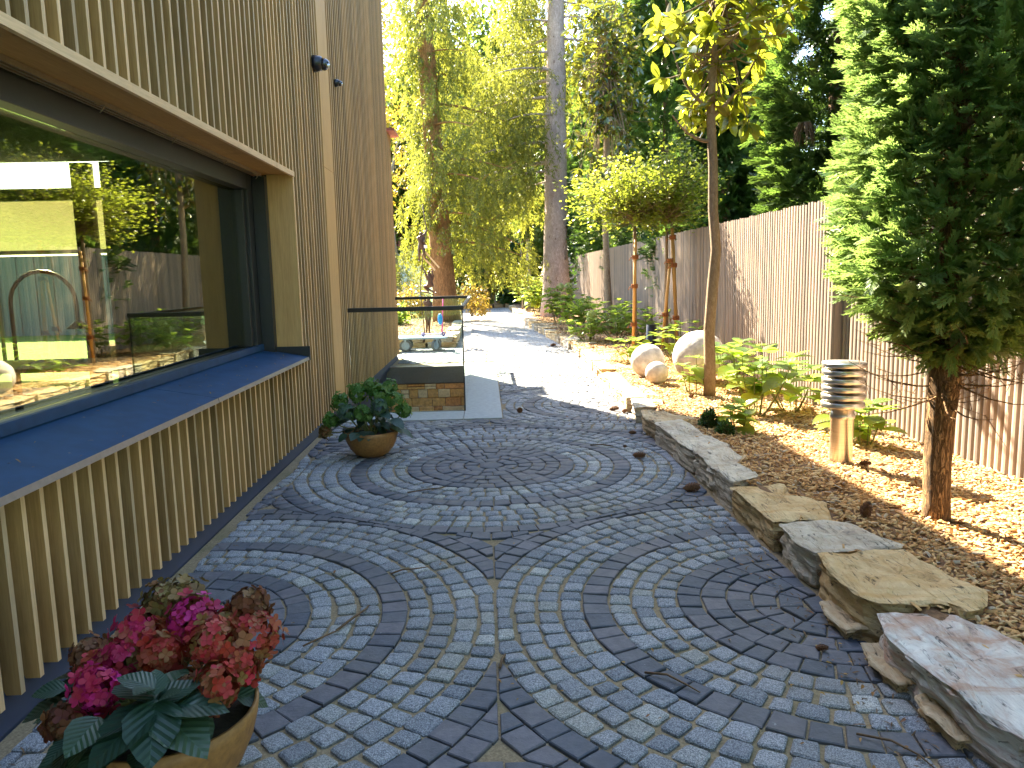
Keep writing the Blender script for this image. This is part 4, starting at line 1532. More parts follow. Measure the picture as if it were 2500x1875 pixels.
def standard_tree(loc, h, crown, label, stakes, seed):
    t = empty('standard_tree', loc, label, 'tree', 'bushy standard trees on stakes')
    pts = [Vector((.05 * noise.noise(Vector((seed, i, 0))), .03, h * i / 8 - (.1 if i == 0 else 0))) for i in range(9)]
    MB().tube(pts, [.045 - .002 * i for i in range(9)], 9, True, .15, seed).build('trunk', M['bark_smooth'], t)
    st = np.array([tuple(pts[-1])])
    p, d, s, e = twig_points(crown[0], crown[1], 330, 17, tuple(Vector(pts[-1]) + Vector((0, 0, .15))), .28, .05, .35, .12)
    tag(scatter('crown', leaf_shape(2, .7, .1, .1), p, frames(d * np.array([1, 1, .35]), roll=.6), rng.uniform(.045, .085, len(p)), L['lime'], t), kind='stuff')
    b = MB()
    twigs(b, s, e, .007, .0, 160)
    tag(b.build('limbs', M['bark_smooth'], t), kind='stuff')
    return t


standard_tree((2.78, 14.3, .10), 2.35, ((-.30, 0, 2.90), (1.20, 1.05, .88)), 'bushy yellow green standard tree tied to a single stake', 1, 2)
standard_tree((3.35, 14.2, .10), 2.3, ((.10, 0, 3.05), (1.05, 1.0, 1.0)), 'bushy yellow green standard tree held by two stakes', 2, 5)


def stake(loc, tilt, h, label, ties, w=.028):
    t = empty('stake', loc, label, 'stake', 'wooden tree stakes')
    a = Vector((0, 0, -.1)); b_ = Vector((tilt[0], tilt[1], h))
    MB().tube([a, a.lerp(b_, .5), b_], w, 8, True, .05, loc[0]).build('pole', M['stake'], t)
    for f in ties:
        p = a.lerp(b_, f)
        m = MB()
        for k in range(4):
            pts = [p + Vector((.055 * math.cos(q), .05 * math.sin(q), -.03 + .018 * k + .006 * math.sin(q * 2 + k))) for q in np.linspace(0, 6.283, 13)]
            m.tube(pts, .011, 5, cap=False)
        m.tube([p + Vector((-.05, -.02, 0)), p + Vector((-.10, -.05, -.02)), p + Vector((-.12, -.04, -.07))], .008, 4)
        m.build('tie', M['tie'], t)
    return t


stake((2.72, 14.2, .10), (.05, .0), 2.1, 'single upright golden stake nearest the path side', (.3, .62, .86))
stake((3.24, 14.15, .10), (.16, .0), 1.75, 'leaning golden stake tied towards its taller partner', (.45, .98))
stake((3.55, 14.15, .10), (-.12, .0), 2.3, 'taller golden stake with brown ties beside the leaning one', (.32, .72, .93), .034)

# ---- bamboo, ivy covered tree, dark trunk at the end of the garden
bb = empty('bamboo', (.75, 41.2, .1), 'yellow bamboo clump at the far end of the path', 'bamboo')
P, D = [], []
for k in range(26):
    x, y = random.uniform(-.7, .7), random.uniform(-.6, .6)
    h = random.uniform(4.5, 7.5)
    lx = random.gauss(0, .5)
    cv = curve((x, y, 0), (x + lx, y + random.gauss(0, .3), h), (0, 0, 0), 5)
    MB().tube(cv, [.025, .024, .022, .02, .015, .008], 6, cap=False).build('cane', L['gold'], bb)
    for q in range(190):
        tt = random.uniform(.12, 1)
        P.append(cv[0].lerp(cv[-1], tt) + Vector((random.gauss(0, .22), random.gauss(0, .22), random.gauss(0, .1))))
        D.append((random.gauss(0, 1), random.gauss(0, 1), -random.uniform(.2, 1.2)))
P = np.array([tuple(p) for p in P])
tag(scatter('leaves', T_LONG, P, frames(np.array(D), roll=.6), rng.uniform(.16, .34, len(P)), L['gold'], bb), kind='stuff')


def shrub(name, loc, r, h, n, size, leaf, tm, label, cat='shrub', group=None, bias=(0, 0, .3), shell=.5, lump=.5, z0=.0):
    t = empty(name, loc, label, cat, group)
    d = unit(rng.normal(0, 1, (n, 3)))
    d[:, 2] = np.abs(d[:, 2]) * .98 + .02
    lm = np.array([1 + lump * noise.noise(Vector(q) * 2.2 + Vector(loc)) for q in d])[:, None]
    P = d * np.array([r[0], r[1], h]) * lm * (1 - shell * rng.random((n, 1)))
    P[:, 2] += z0
    D = d + np.array(bias) + rng.normal(0, .6, (n, 3))
    tag(scatter('foliage', tm, P, frames(D, roll=.5), rng.uniform(.7, 1.25, n) * size, leaf, t), kind='stuff')
    b = MB()
    for k in range(14):
        q = P[random.randrange(n)]
        b.tube(curve((random.gauss(0, .05), random.gauss(0, .05), -.05), q, (0, 0, .03), 4), [.014, .012, .01, .007, .004], 4, cap=False)
    b.build('stems', M['twig'], t)
    return t


shrub('ivy_tree', (1.75, 40.0, .1), (1.0, 1.0), 4.9, 3600, .24, L['ivy'], leaf_shape(3, .75, .1, .2), 'dark ivy covered column beside the yellow bamboo', 'tree', None, (0, 0, -.6), .35, .35)
shrub('shrub', (3.4, 39.0, .1), (1.6, 1.2), 5.0, 3800, .24, L['tree'], leaf_shape(3, .6, .1, .2), 'tall green shrub mass between ivy column and thick trunk', 'shrub', None, (0, 0, -.4), .4, .5)
shrub('shrub', (-1.1, 38.5, .1), (1.3, 1.0), 4.2, 3000, .22, L['tree'], leaf_shape(3, .6, .1, .2), 'bright green shrub left of the dark leaning trunk', 'shrub', None, (0, 0, -.4), .4, .5)
shrub('shrub', (-4.2, 33.0, .1), (2.0, 1.2), 2.7, 4200, .2, L['spruce'], T_SP, 'yellow green conifer mass behind the acrobat sculpture', 'shrub', None, (0, 0, -1.2), .4, .5)
shrub('acer_shrub', (-2.75, 27.5, .2), (.85, .7), 1.25, 1500, .14, L['acer'], leaf_shape(2, .3, .1, .5), 'golden cut leaved maple shrub beside the house edge', 'shrub', 'golden maple shrubs', (0, 0, -.7), .5, .5)
shrub('acer_shrub', (-.55, 28.5, .2), (.75, .7), 1.3, 1500, .14, L['acer'], leaf_shape(2, .3, .1, .5), 'golden cut leaved maple shrub right of the orange trunk', 'shrub', 'golden maple shrubs', (0, 0, -.7), .5, .5)
shrub('shrub', (-3.1, 23.5, .2), (.7, .5), .8, 700, .17, L['hydr'], T_OV, 'low green leafy shrub seen just above the glass railing', 'shrub')
dk = empty('dark_tree', (-.1, 42.5, .1), 'dark leaning trunk standing at the end of the path', 'tree')
tp = trunk_pts(9, (-1.2, 0), .1, 10, 4)
MB().tube(tp, [.62, .55, .5, .45, .4, .35, .3, .25, .2, .15, .1], 12, True, .15).build('trunk', M['bark_dark'], dk)
P, D, s_, e_ = twig_points((-1, 0, 8.5), (2.5, 2, 3), 260, 16, None, .3, .2)
tag(scatter('crown', T_SM, P, frames(D, roll=.6), rng.uniform(.18, .34, len(P)), L['tree'], dk), kind='stuff')
for i, (x, y, r_, lb_) in enumerate(((1.95, 33.5, .10, 'pale thin trunk left of the thick bare trunk'), (1.72, 31.5, .035, 'thin grey sapling stem among the far shrubs'), (1.55, 32.5, .03, 'thinnest grey sapling stem left among the far shrubs'))):
    leafy_tree('sapling', (x, y, .15), 5.5 if i == 0 else 3.2, r_, [((0, 0, 5.6 if i == 0 else 3.4), (1.1, 1, 1.5) if i == 0 else (.5, .5, .7), 1)], 70, 12, L['tree'], T_SM, .16, M['bark_grey'], lb_)

# ---- plants of the bed


def flower_ball(parent, p, r, mat, n=60, name='flower_head', size=.022):
    d = unit(rng.normal(0, 1, (n, 3)))
    P = np.array(p) + d * r * (1 - .12 * rng.random((n, 1)))
    R = frames(np.cross(d, rng.normal(0, 1, (n, 3))), up=None, roll=0)
    x = unit(np.cross(d, rng.normal(0, 1, (n, 3))))
    R = np.stack([x, np.cross(d, x), d], 2)
    return scatter(name, T_FL, P, R, rng.uniform(.8, 1.2, n) * size, mat, parent)


def hydrangea(loc, stems, h, spread, leaf, mat, label, single=True, group=None, heads=0, head_mat=None, tm=None, cat='plant', name='hydrangea'):
    t = empty(name, loc, label, cat, group)
    b = MB()
    P, D, S = [], [], []
    tops = []
    for k in range(stems):
        a = 6.283 * k / stems + random.uniform(-.4, .4)
        rr = spread * random.uniform(.35, 1.0) if k else .05
        hh = h * random.uniform(.7, 1.0) if k else h
        top = Vector((rr * math.cos(a), rr * math.sin(a), hh))
        cv = curve((.05 * math.cos(a), .05 * math.sin(a), -.05), top, (.12 * rr * math.cos(a), .12 * rr * math.sin(a), 0), 6)
        b.tube(cv, [.008, .0075, .007, .006, .005, .0045, .004], 5, cap=False)
        tops.append(top)
        nn = max(3, int(hh / (leaf * .62)))
        for q in range(nn):
            f = .3 + .7 * (q + 1) / nn
            p = cv[min(5, int(f * 6))].lerp(cv[min(6, int(f * 6) + 1)], f * 6 % 1 if f < 1 else 1)
            for sgn in (0, 1):
                aa = q * 1.571 + a + sgn * 3.1416 + random.uniform(-.3, .3)
                el = random.uniform(-.25, .45) if q < nn - 1 else random.uniform(.1, .6)
                P.append(tuple(p)); D.append((math.cos(aa), math.sin(aa), el))
                S.append(leaf * random.uniform(.75, 1.15) * (.75 if q == nn - 1 else 1))
        for q in range(3):
            aa = q * 2.1 + a
            P.append(tuple(top)); D.append((math.cos(aa), math.sin(aa), random.uniform(.3, .9))); S.append(leaf * random.uniform(.5, .75))
    b.build('stems', M['stem'], t)
    P, D, S = np.array(P), np.array(D), np.array(S)
    R = frames(D, roll=.12)
    tm = tm or T_OV
    if single:
        me = leafmesh('h%d' % id(tm), tm, L['hydr_v'])
        for i in range(len(P)):
            leafobj(me, t, P[i], R[i], S[i])
    else:
        tag(scatter('foliage', tm, P, R, S, mat, t, smooth=True), kind='stuff')
    for k in range(heads):
        q = tops[k % len(tops)] + Vector((random.gauss(0, .05), random.gauss(0, .05), random.uniform(.02, .1)))
        flower_ball(t, tuple(q), random.uniform(.09, .13), head_mat, 60, size=.04)
    return t


BG = 'hydrangeas along the fence'
hydrangea((2.84, 7.95, .09), 9, .66, .44, .27, L['hydr'], 'tall sunlit hydrangea with broad pale green leaves before the fence')
hydrangea((3.35, 8.3, .05), 8, .52, .42, .25, L['hydr'], 'second sunlit hydrangea behind the bollard beside the fence')
hydrangea((2.33, 6.95, .14), 4, .22, .25, .22, L['hydr'], 'low hydrangea shoots with broad leaves next to the tiny bush')
hydrangea((3.28, 6.55, .05), 7, .36, .36, .24, L['hydr'], 'bright hydrangea leaves showing behind the steel bollard')
hydrangea((3.20, 9.75, .06), 8, .62, .38, .27, L['hydr'], 'oak leaved hydrangea with darker lobed leaves behind the slender trunk', True, None, 0, None, leaf_shape(7, .7, .15, .3, serr=.22))
hydrangea((2.50, 9.25, .12), 3, .44, .22, .22, L['hydr'], 'oak leaved sprig standing in front of the largest white ball', True, None, 0, None, leaf_shape(7, .7, .15, .3, serr=.22))
for i, (x, y, st, h, sp, hd, hm, lb_) in enumerate((
        (2.35, 12.3, 5, .38, .35, 0, None, 'low leafy plant behind the medium white ball'),
        (3.15, 12.6, 7, .62, .42, 0, None, 'leafy hydrangea behind the largest white ball'),
        (2.15, 16.2, 10, .50, .50, 3, 'flower_cream', 'hydrangea with large cream green flower heads by the path edge'),
        (2.85, 16.6, 12, .70, .60, 0, None, 'hydrangea mass left of the single golden stake'),
        (3.35, 15.8, 10, .70, .55, 0, None, 'hydrangea between the golden stakes and the fence'),
        (2.30, 19.6, 14, .75, .65, 0, None, 'dark green hydrangea mound before the thick bare trunk'),
        (3.15, 18.4, 14, .80, .65, 0, None, 'hydrangea mound before the magnolia stem by the fence'),
        (2.15, 23.0, 14, 1.0, .65, 4, 'flower_cream', 'taller hydrangea with pale heads left of the thick trunk'),
        (1.85, 27.5, 14, 1.2, .65, 5, 'flower_cream', 'far hydrangea with whitish heads along the path'),
        (1.75, 31.5, 14, 1.3, .75, 4, 'flower_cream', 'farthest hydrangea with pale heads near the path end'),
        (2.8, 22.5, 12, .8, .6, 0, None, 'hydrangea hidden behind the mounds beside the thick trunk'))):
    hydrangea((x, y, bed_z(x, y)), st, h, sp, .25 if y < 18 else .28, L['hydr'], lb_, False, BG, hd, L[hm] if hm else None)
shrub('boxwood_bush', (2.06, 7.02, .16), (.085, .085), .16, 900, .028, L['ivy'], T_SM, 'tiny round dark green bush on the mulch', 'shrub', None, (0, 0, .2), .35, .15)
shrub('boxwood_bush', (2.10, 6.66, .15), (.08, .08), .13, 700, .028, L['ivy'], T_SM, 'second tiny bush tucked against the low hydrangea shoots', 'shrub', None, (0, 0, .2), .35, .15)

# ------------------------------------------------------------------ pots with hydrangeas


def bowl(loc, r, h, label):
    t = empty('flower_pot', loc, label, 'flower pot', 'round brown bowl pots')
    k = MB()
    prof = [(.001, 0), (r * .42, 0), (r * .62, h * .12), (r * .80, h * .33), (r * .92, h * .60), (r * .985, h * .85), (r, h), (r * .955, h * 1.0), (r * .94, h * .86), (r * .5, h * .7)]
    k.lathe(prof, 48).build('bowl', M['terracotta'], t)
    s = MB()
    nn = 26
    vs, fs = [(0, 0, h * .86)], []
    for j in range(1, 6):
        for q in range(nn):
            a = 6.283 * q / nn
            rr = r * .945 * j / 5
            vs.append((rr * math.cos(a), rr * math.sin(a), h * .84 + .016 * noise.noise(Vector((rr * math.cos(a) * 30, rr * math.sin(a) * 30, loc[0])))))
    for q in range(nn):
        fs.append((0, 1 + q, 1 + (q + 1) % nn))
    for j in range(4):
        for q in range(nn):
            a = 1 + j * nn + q; b2 = 1 + j * nn + (q + 1) % nn
            fs.append((a, a + nn, b2 + nn, b2))
    s.add(vs, fs, True).build('soil', M['soil'], t)
    return t


bowl((-1.035, 2.30, 0), .275, .27, 'brown bowl pot in the near corner holding red and pink hydrangeas')
bowl((-1.07, 6.93, 0), .245, .235, 'brown bowl pot by the wall holding a green hydrangea')
fl_mesh = {}


def floret_mesh(mat, k):
    key = (mat.name, k)
    if key not in fl_mesh:
        V, F = floret_shape()
        fl_mesh[key] = tri_mesh('floret', V, F, mat, None, False)
    return fl_mesh[key]


def mophead(parent, p, r, mat, n_single, n_core, size, view):
    """one flower head: core of joined florets and, on the side in view, florets of their own"""
    p = np.array(p, float)
    d = unit(rng.normal(0, 1, (n_core, 3)))
    x = unit(np.cross(d, rng.normal(0, 1, (n_core, 3))))
    R = np.stack([x, np.cross(d, x), d], 2)
    o = scatter('flower_head', T_FL, d * r * .80, R, rng.uniform(.8, 1.1, n_core) * size, mat, parent, p)
    k = 0
    v = unit(np.array(view, float) - p)
    while k < n_single:
        q = unit(rng.normal(0, 1, 3))
        if q @ v < -.15 and random.random() < .8: continue
        x = unit(np.cross(q, rng.normal(0, 1, 3)))
        tl = unit(q + rng.normal(0, .25, 3))
        x = unit(np.cross(tl, rng.normal(0, 1, 3)))
        Rm = np.stack([x, np.cross(tl, x), tl], 1)
        leafobj(floret_mesh(mat, random.randrange(3)), o, q * r * random.uniform(.92, 1.06), Rm, size * random.uniform(.85, 1.25), 'floret')
        k += 1
    b = MB().tube(curve(Vector((p[0] * .0, p[1] * .0, -p[2] * .0)), Vector((-p[0] * .6, -p[1] * .6, -p[2] + .05)), (0, 0, -.02), 4), [.006] * 5, 5, cap=False)
    b.build('stalk', M['stem'], o)
    return o


hz = .26
ph = empty('hydrangea', (-1.13, 2.353, hz), 'withering hydrangea with magenta red and olive flower heads in the near pot', 'plant')
heads = [(-1.035, 2.50, .537, .072, 'flower_olive'), (-.975, 2.40, .513, .078, 'flower_mag'), (-.798, 2.42, .548, .058, 'flower_brown'), (-.776, 2.36, .474, .084, 'flower_red'), (-.874, 2.28, .488, .072, 'flower_red'),
         (-1.139, 2.40, .479, .078, 'flower_pink'), (-1.034, 2.30, .45, .060, 'flower_red'), (-1.163, 2.32, .439, .062, 'flower_pink'), (-1.30, 2.38, .419, .056, 'flower_brown'), (-1.163, 2.15, .427, .062, 'flower_mag'),
         (-1.234, 2.10, .353, .05, 'flower_brown'), (-.82, 2.16, .416, .062, 'flower_red'), (-.908, 2.16, .402, .045, 'flower_brown'), (-1.106, 2.5, .539, .062, 'flower_olive'), (-.93, 2.36, .50, .06, 'flower_pink'), (-1.24, 2.30, .40, .055, 'flower_red'), (-.86, 2.36, .50, .06, 'flower_red'), (-1.09, 2.36, .47, .055, 'flower_red'), (-.79, 2.26, .43, .055, 'flower_red')]
for (x, y, z, r, m) in heads:
    mophead(ph, (x + 1.13, y - 2.353, z - hz), r * 1.15, L[m], 22, 90, .023, (1.13, -2.35, 1.35))
big = leafmesh('big', T_OVN, L['hydr_dark'])
rc = np.array([.18, -.31, .15])
for k, (a, el, s) in enumerate(((-2.9, .0, .20), (-2.2, -.15, .21), (-1.3, -.3, .19), (-.5, -.15, .20), (.15, .05, .19), (2.5, .25, .18), (1.4, .55, .17), (.75, .45, .13), (-1.8, .7, .085), (-.2, .85, .085), (1.9, .95, .085), (3.0, .6, .11))):
    dv = np.array([[math.cos(a), math.sin(a), el]])
    leafobj(big, ph, rc + np.array([0, 0, .02 * (k % 3) + (.03 if k > 7 else 0)]), frames(dv, roll=.05)[0], s)
for k in range(62):
    a = random.uniform(0, 6.283) if k < 34 else random.uniform(2.2, 5.0)
    rr = random.uniform(.08, .27) if k < 34 else random.uniform(.2, .30)
    z = random.uniform(.01, .15)
    dv = np.array([[math.cos(a), math.sin(a), random.uniform(-.5, .25)]])
    leafobj(big, ph, (.08 + rr * math.cos(a), -.04 + rr * math.sin(a), z), frames(dv, roll=.2)[0], random.uniform(.09, .14))
b = MB()
for k in range(12):
    a = k * .53
    b.tube(curve((.03 * math.cos(a), .03 * math.sin(a), -.02), (.15 * math.cos(a), .15 * math.sin(a) - .04, .14), (0, 0, .03), 4), .006, 5, cap=False)
b.build('stems', M['stem'], ph)

gh = empty('hydrangea', (-1.07, 6.93, .2), 'green hydrangea with fading blue tints in the pot by the wall', 'plant')
for (x, z, y, r, m) in ((-.28, .30, .05, .085, 'flower_green'), (-.12, .37, .10, .10, 'flower_green'), (.08, .36, .0, .10, 'flower_green'), (.22, .30, -.02, .095, 'flower_green'), (-.05, .22, -.14, .085, 'flower_green'), (-.20, .22, -.10, .085, 'flower_blue'),
                        (-.36, .14, -.02, .075, 'flower_green'), (.30, .20, .04, .075, 'flower_green'), (.10, .27, -.12, .08, 'flower_blue'), (-.42, .03, .02, .06, 'flower_olive'), (.0, .42, .12, .08, 'flower_green'), (.17, .40, .1, .08, 'flower_green')):
    mophead(gh, (x, y, z), r, L[m], 10, 70, .028, (1.07, -6.9, 1.4))
gl = leafmesh('gl', T_OVN, L['hydr_dark'])
for k in range(60):
    a = random.uniform(0, 6.283)
    rr = random.uniform(.05, .27)
    dv = np.array([[math.cos(a), math.sin(a), random.uniform(-.7, .2)]])
    leafobj(gl, gh, (rr * math.cos(a), rr * math.sin(a), random.uniform(.02, .22)), frames(dv, roll=.2)[0], random.uniform(.09, .15))
b = MB()
for k in range(12):
    a = k * .53
    b.tube(curve((.03 * math.cos(a), .03 * math.sin(a), -.02), (.2 * math.cos(a), .15 * math.sin(a), .22), (0, 0, .03), 4), .006, 5, cap=False)
b.build('stems', M['stem'], gh)

# ------------------------------------------------------------------ litter: cones, twigs, dry leaves
def cone_mesh(L_=.085, R_=.026):
    b = MB()
    n = 64
    b.sphere((0, 0, 0), R_ * .62, 6, sz=L_ / (R_ * 1.5))
    for k in range(n):
        t = (k + .5) / n
        z = (t - .5) * L_
        rr = R_ * (math.sin(math.pi * (.12 + .80 * t))) ** .75
        a = k * 2.399
        c, s = math.cos(a), math.sin(a)
        w = .0075
        o = Vector((c * rr, s * rr, z + .008))
        i = Vector((c * rr * .35, s * rr * .35, z - .004))
        tv = Vector((-s, c, 0)) * w
        up = Vector((0, 0, .0022))
        b.add([i - tv * .5, i + tv * .5, o + tv, o + Vector((c * .004, s * .004, .002)), o - tv, o + tv + up, o + Vector((c * .004, s * .004, .004)), o - tv + up],
              [(0, 1, 2, 4), (2, 3, 4), (5, 7, 6), (2, 5, 6, 3), (3, 6, 7, 4)])
    return b.mesh('pine_cone', M['cone'])


cm = cone_mesh()
for (x, y, z, s, rx, rz, lb_) in ((.37, 8.94, .03, 1.1, 1.5, .3, 'dark pine cone lying beside the coping slab'), (1.47, 8.86, .03, 1.2, 1.4, 1.2, 'larger sunlit pine cone at the shadow edge on the path'), (1.57, 8.72, .025, .85, 1.5, 2.2, 'smaller sunlit pine cone next to its larger neighbour'),
                                 (1.30, 6.52, .028, 1.15, 1.55, 1.4, 'brown pine cone in the outer ring of the far circle'), (1.25, 6.92, .02, .5, 1.4, .4, 'small round brown cone on the far circle'), (1.475, 5.45, .03, 1.35, 1.5, 1.75, 'large striped pine cone against the knobbly rock'),
                                 (1.38, 3.02, .016, .55, 1.3, .9, 'small orange brown cone on the dark setts nearest the viewer'), (2.17, 4.24, .205, 1.2, .4, .0, 'upright dark pine cone standing in the wood chips'), (2.85, 5.62, .13, .9, 1.4, .8, 'pine cone half sunk in sunlit chips before the bollard'),
                                 (1.44, 7.55, .015, .8, 1.57, 1.5, 'slim eaten cone lying on setts near the thin grey slab'), (2.35, 8.75, .17, .9, 1.2, .3, 'pine cone on the sunlit chips left of the slender trunk'), (1.50, 17.3, .03, 1.4, 1.4, 1.3, 'far pine cone on the sunlit path')):
    o = link('pine_cone', cm, None, (x, y, z))
    o.rotation_euler = (rx, 0, rz)
    o.scale = (s, s, s)
    tag(o, lb_, 'pine cone', 'fallen pine cones')


def twig(pts, r, lb_):
    b = MB().tube(pts, [r, r, r * .8, r * .5][:len(pts)] if len(pts) <= 4 else r, 5)
    tag(b.build('twig', M['twig']), lb_, 'twig', 'fallen twigs')


twig([(-.55, 4.02, .012), (-.49, 4.05, .022), (-.42, 4.06, .02), (-.36, 4.10, .012)], .005, 'curved twig on the dark ring of the left circle')
twig([(-.72, 3.36, .01), (-.66, 3.47, .02), (-.62, 3.55, .02), (-.61, 3.62, .012)], .006, 'forked grey twig near the red hydrangea pot')
twig([(-.84, 3.22, .01), (-.77, 3.28, .018), (-.71, 3.36, .012)], .0045, 'thin twig lying just beside the flower pot')
twig([(.02, 2.96, .012), (.03, 3.02, .02), (.045, 3.07, .012)], .006, 'short orange brown twig in the middle of the paving')
twig([(.60, 2.88, .012), (.68, 2.84, .022), (.74, 2.77, .016), (.78, 2.72, .01)], .005, 'dark twig crossing the black ring of the right circle')
twig([(1.24, 2.42, .01), (1.33, 2.36, .02), (1.38, 2.28, .018), (1.40, 2.2, .01)], .0045, 'bent twig in the near right corner of the paving')
twig([(-.62, 5.62, .01), (-.5, 5.66, .016), (-.36, 5.72, .012)], .005, 'long pale twig below the green hydrangea pot')
twig([(.95, 7.05, .01), (1.05, 7.02, .02), (1.15, 6.98, .01)], .007, 'dark twig on the far circle')
dl = leafmesh('dry', leaf_shape(3, .5, .4, .3), M['dry_leaf'])
n = 330
xx = np.where(rng.random(n) < .6, 1.5 - np.abs(rng.normal(0, .16, n)), rng.uniform(-1.5, 1.4, n))
yy = 2.1 + 8 * rng.random(n) ** 1.4
P = np.stack([xx, yy, np.full(n, .012)], 1)
d = rng.normal(0, 1, (n, 3)); d[:, 2] *= .15
tag(scatter('leaf_litter', leaf_shape(3, .5, .4, .3), P, frames(d, roll=.2), rng.uniform(.008, .028, n), M['dry_leaf']), kind='stuff')
n = 70
xx = rng.uniform(-2.08, -1.72, n)
P = np.stack([xx, rng.uniform(2.2, 7.3, n), .953 - (xx + 2.11) * .178], 1)
d = rng.normal(0, 1, (n, 3)); d[:, 2] *= .1
tag(scatter('leaf_litter', T_LONG, P, frames(d, roll=.2), rng.uniform(.01, .05, n), M['dry_leaf']), kind='stuff')
n = 900
xx = np.where(rng.random(n) < .55, 1.52 - np.abs(rng.normal(0, .12, n)), -1.68 + np.abs(rng.normal(0, .10, n)))
yy = 1.9 + 8 * rng.random(n) ** 1.3
d = rng.normal(0, 1, (n, 3)); d[:, 2] *= .12
tag(scatter('needle_litter', T_LONG, np.stack([xx, yy, np.full(n, .008)], 1), frames(d, roll=.2), rng.uniform(.015, .05, n), M['twig']), kind='stuff')

# ------------------------------------------------------------------ trolley, scooter
ct = empty('trolley', (-1.45, 17.1, 0), 'pale blue flat platform trolley on four grey wheels behind the glass', 'trolley')
MB().box(-1.0, .60, -.32, .32, .27, .31).build('platform', M['cart_blue'], ct, bevel=.01)
for (wx, tw) in ((-.32, .0), (.34, .9)):
    for sy in (-.24, .24):
        f = MB().box(-.05, .05, -.035, .035, .255, .269).box(-.02, .02, -.045, -.036, .10, .255).box(-.02, .02, .036, .045, .10, .255)
        k = f.build('fork', M['cart_blue'], ct, (wx, sy, 0))
        k.rotation_euler = (0, 0, tw)
        wm = MB().lathe([(.09, -.022), (.122, -.024), (.128, -.012), (.128, .012), (.122, .024), (.09, .022)], 28)
        ww = wm.build('wheel', M['rubber'], ct, (wx, sy, .128))
        ww.rotation_euler = (math.radians(90), 0, tw)
        h = MB().lathe([(.089, -.012), (.075, -.006), (.03, -.006), (.022, -.026), (.001, -.026)], 24)
        for a in range(5):
            h.box(-.006, .006, .02, .088, -.016, -.008)
            h.v[-8:] = [(x * math.cos(a * 1.2566) - y * math.sin(a * 1.2566), x * math.sin(a * 1.2566) + y * math.cos(a * 1.2566), z) for x, y, z in h.v[-8:]]
        h.lathe([(.089, .012), (.001, .012)], 24)
        h.build('rim', M['cart_blue'], ww)
sc = empty('scooter', (-.97, 17.0, .31), 'child scooter with thin pink stem and blue bag standing on the trolley', 'scooter')
MB().tube([(.0, 0, .05), (.02, 0, .45), (.05, 0, .86)], .014, 8).build('stem', M['pink'], sc)
MB().tube([(.05, -.17, .86), (.05, .17, .86)], .014, 8).build('handlebar', M['pink'], sc)
MB().box(-.45, .0, -.055, .055, .05, .07).build('deck', M['lilac'], sc, bevel=.006)
for wx in (.03, -.42):
    w = MB().lathe([(.01, -.014), (.045, -.014), (.05, 0), (.045, .014), (.01, .014)], 20).build('wheel', M['lilac'], sc, (wx, 0, .05))
    w.rotation_euler = (math.radians(90), 0, 0)
bg_ = MB().sphere((-.03, -.03, .38), .1, 12, sx=.55, sy=.5, sz=1.25)
bg_.build('bag', M['blue'], sc)

# ------------------------------------------------------------------ bronze acrobats


def figure(parent, name, J, B, R, root=0):
    me = bpy.data.meshes.new(name)
    me.from_pydata(J, B, [])
    o = link(name, me, parent)
    me.materials.append(M['bronze'])
    md = o.modifiers.new('skin', 'SKIN')
    for i, v in enumerate(me.skin_vertices[0].data):
        v.radius = (R[i], R[i])
        v.use_root = (i == root)
    md.use_smooth_shade = True
    sb = o.modifiers.new('subd', 'SUBSURF')
    sb.levels = sb.render_levels = 1
    return o


def pose(pel, chest, neck, head, kneeL, footL, kneeR, footR, elL, haL, elR, haR):
    pel, chest, neck, head = (Vector(a) for a in (pel, chest, neck, head))
    hx = Vector((.055, .02, 0)); sx = Vector((.085, .02, 0))
    J = [pel, pel.lerp(chest, .5), chest, neck, neck.lerp(head, .55), head, pel - hx + Vector((0, 0, -.03)), Vector(kneeL), Vector(footL), Vector(footL) + Vector((.02, -.08, -.01)),
         pel + hx + Vector((0, 0, -.03)), Vector(kneeR), Vector(footR), Vector(footR) + Vector((.05, -.06, -.01)), chest - sx + Vector((0, 0, .03)), Vector(elL), Vector(haL), chest + sx + Vector((0, 0, .03)), Vector(elR), Vector(haR)]
    B = [(0, 1), (1, 2), (2, 3), (3, 4), (4, 5), (0, 6), (6, 7), (7, 8), (8, 9), (0, 10), (10, 11), (11, 12), (12, 13), (2, 14), (14, 15), (15, 16), (2, 17), (17, 18), (18, 19)]
    R = [.068, .058, .075, .030, .050, .048, .052, .036, .022, .016, .052, .036, .022, .016, .034, .025, .015, .034, .025, .015]
    return [tuple(a) for a in J], B, R


scu = empty('sculpture', (-1.52, 19.5, .2), 'bronze sculpture of acrobats climbing a thin curved rope by the orange trunk', 'sculpture')
ox, oz = 1.52, -.2
ropep = [(-1.55, .03, 0), (-1.6, 0, .72), (-1.615, 0, 1.0), (-1.60, 0, 1.35), (-1.55, 0, 1.75), (-1.50, 0, 2.1), (-1.43, 0, 2.35), (-1.41, .0, 2.6), (-1.45, 0, 2.85), (-1.48, 0, 3.2)]
MB().tube([(x + ox, y, z) for x, y, z in ropep], .013, 6).build('rope', M['bronze'], scu)
s1 = pose((-1.555, -.02, 2.36), (-1.55, -.02, 2.55), (-1.545, -.02, 2.64), (-1.55, -.02, 2.72), (-1.60, -.06, 2.20), (-1.625, .0, 2.02), (-1.49, -.06, 2.22), (-1.46, -.01, 2.06), (-1.46, -.04, 2.66), (-1.39, 0, 2.80), (-1.49, -.08, 2.47), (-1.43, -.02, 2.40))
figure(scu, 'figure', [(a + ox, b, c + oz) for a, b, c in s1[0]], s1[1], s1[2])
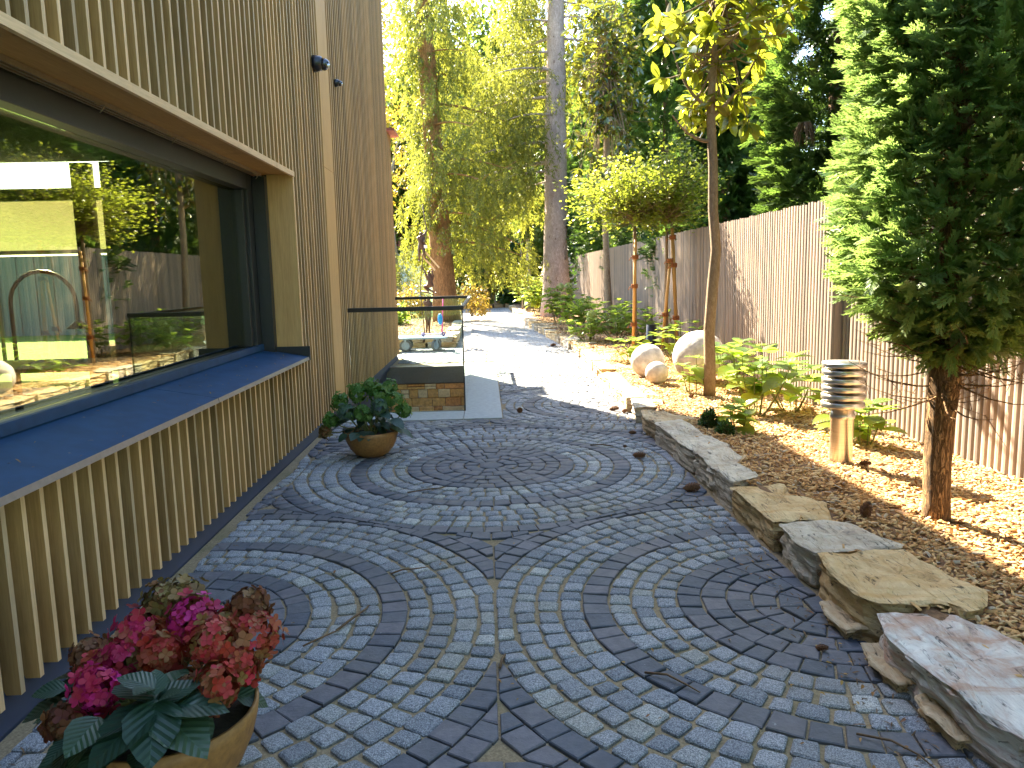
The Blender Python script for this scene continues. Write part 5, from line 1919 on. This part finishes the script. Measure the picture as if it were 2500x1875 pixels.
s2 = pose((-1.37, -.02, 1.42), (-1.37, -.02, 1.60), (-1.38, -.02, 1.69), (-1.395, -.02, 1.77), (-1.53, -.06, 1.38), (-1.42, -.03, 1.26), (-1.50, -.02, 1.36), (-1.26, -.02, 1.22), (-1.48, -.05, 1.74), (-1.55, -.01, 1.86), (-1.30, -.05, 1.66), (-1.31, -.02, 1.78))
figure(scu, 'figure', [(a + ox, b, c + oz) for a, b, c in s2[0]], s2[1], s2[2])
s3 = pose((-1.45, .0, .74), (-1.44, .0, .93), (-1.43, .0, 1.02), (-1.42, .0, 1.10), (-1.48, -.03, .48), (-1.50, .0, .22), (-1.42, -.03, .48), (-1.44, .02, .22), (-1.50, -.04, 1.05), (-1.56, .0, 1.14), (-1.35, -.04, .86), (-1.40, -.05, .76))
figure(scu, 'figure', [(a + ox, b, c + oz) for a, b, c in s3[0]], s3[1], s3[2])
MB().tube([(-1.60 + ox, 0, 1.26 + oz), (-1.42 + ox, .0, 1.22 + oz), (-1.3 + ox, 0, 1.16 + oz), (-1.22 + ox, 0, 1.02 + oz)], [.02, .018, .015, .01], 6).build('branch', M['bronze'], scu)
MB().box(-1.62 + ox, -1.41 + ox, -.05, .03, 2.32 + oz, 2.40 + oz).build('clamp', M['white'], scu)
MB().box(-.02, .02, -.02, .0, 0, .62).box(.10, .14, -.02, .0, .0, .60).build('strap', M['board'], scu, (-1.53 + ox, .05, 2.31 + oz)).rotation_euler = (0, math.radians(140), 0)

# ------------------------------------------------------------------ far neighbour house with tiled roof
nb = empty('neighbour_house', (-6.0, 47, 0), 'far white house with red tiled roof between wall edge and spruce', 'house')
MB().box(-4, 2.2, 0, 8, -.1, 3.6).build('wall', M['white'], nb)
r = MB()
r.add([(-4.5, -.5, 3.3), (2.7, -.5, 3.3), (2.7, 4, 6.9), (-4.5, 4, 6.9), (2.7, 8.5, 3.3), (-4.5, 8.5, 3.3)], [(0, 1, 2, 3), (3, 2, 4, 5), (1, 4, 2), (0, 3, 5)])
rf = r.build('roof', M['tile'], nb)
tl = MB()
for j in range(13):
    for i in range(24):
        f = j / 13
        tl.tube([(-4.4 + .3 * i, -.52 + 4.5 * f, 3.30 + 3.6 * f), (-4.4 + .3 * i, -.60 + 4.5 * (f + .085), 3.36 + 3.6 * (f + .085))], .10, 5, cap=False)
tag(tl.build('roof_tiles', M['tile'], nb), kind='stuff')
MB().box(1.0, 1.75, 1.0, 1.2, 4.45, 4.9).build('skylight', M['white'], nb).rotation_euler = (0, 0, 0)
MB().box(.2, .7, 3.0, 3.6, 5.5, 7.6).build('chimney', M['grey_metal'], nb)
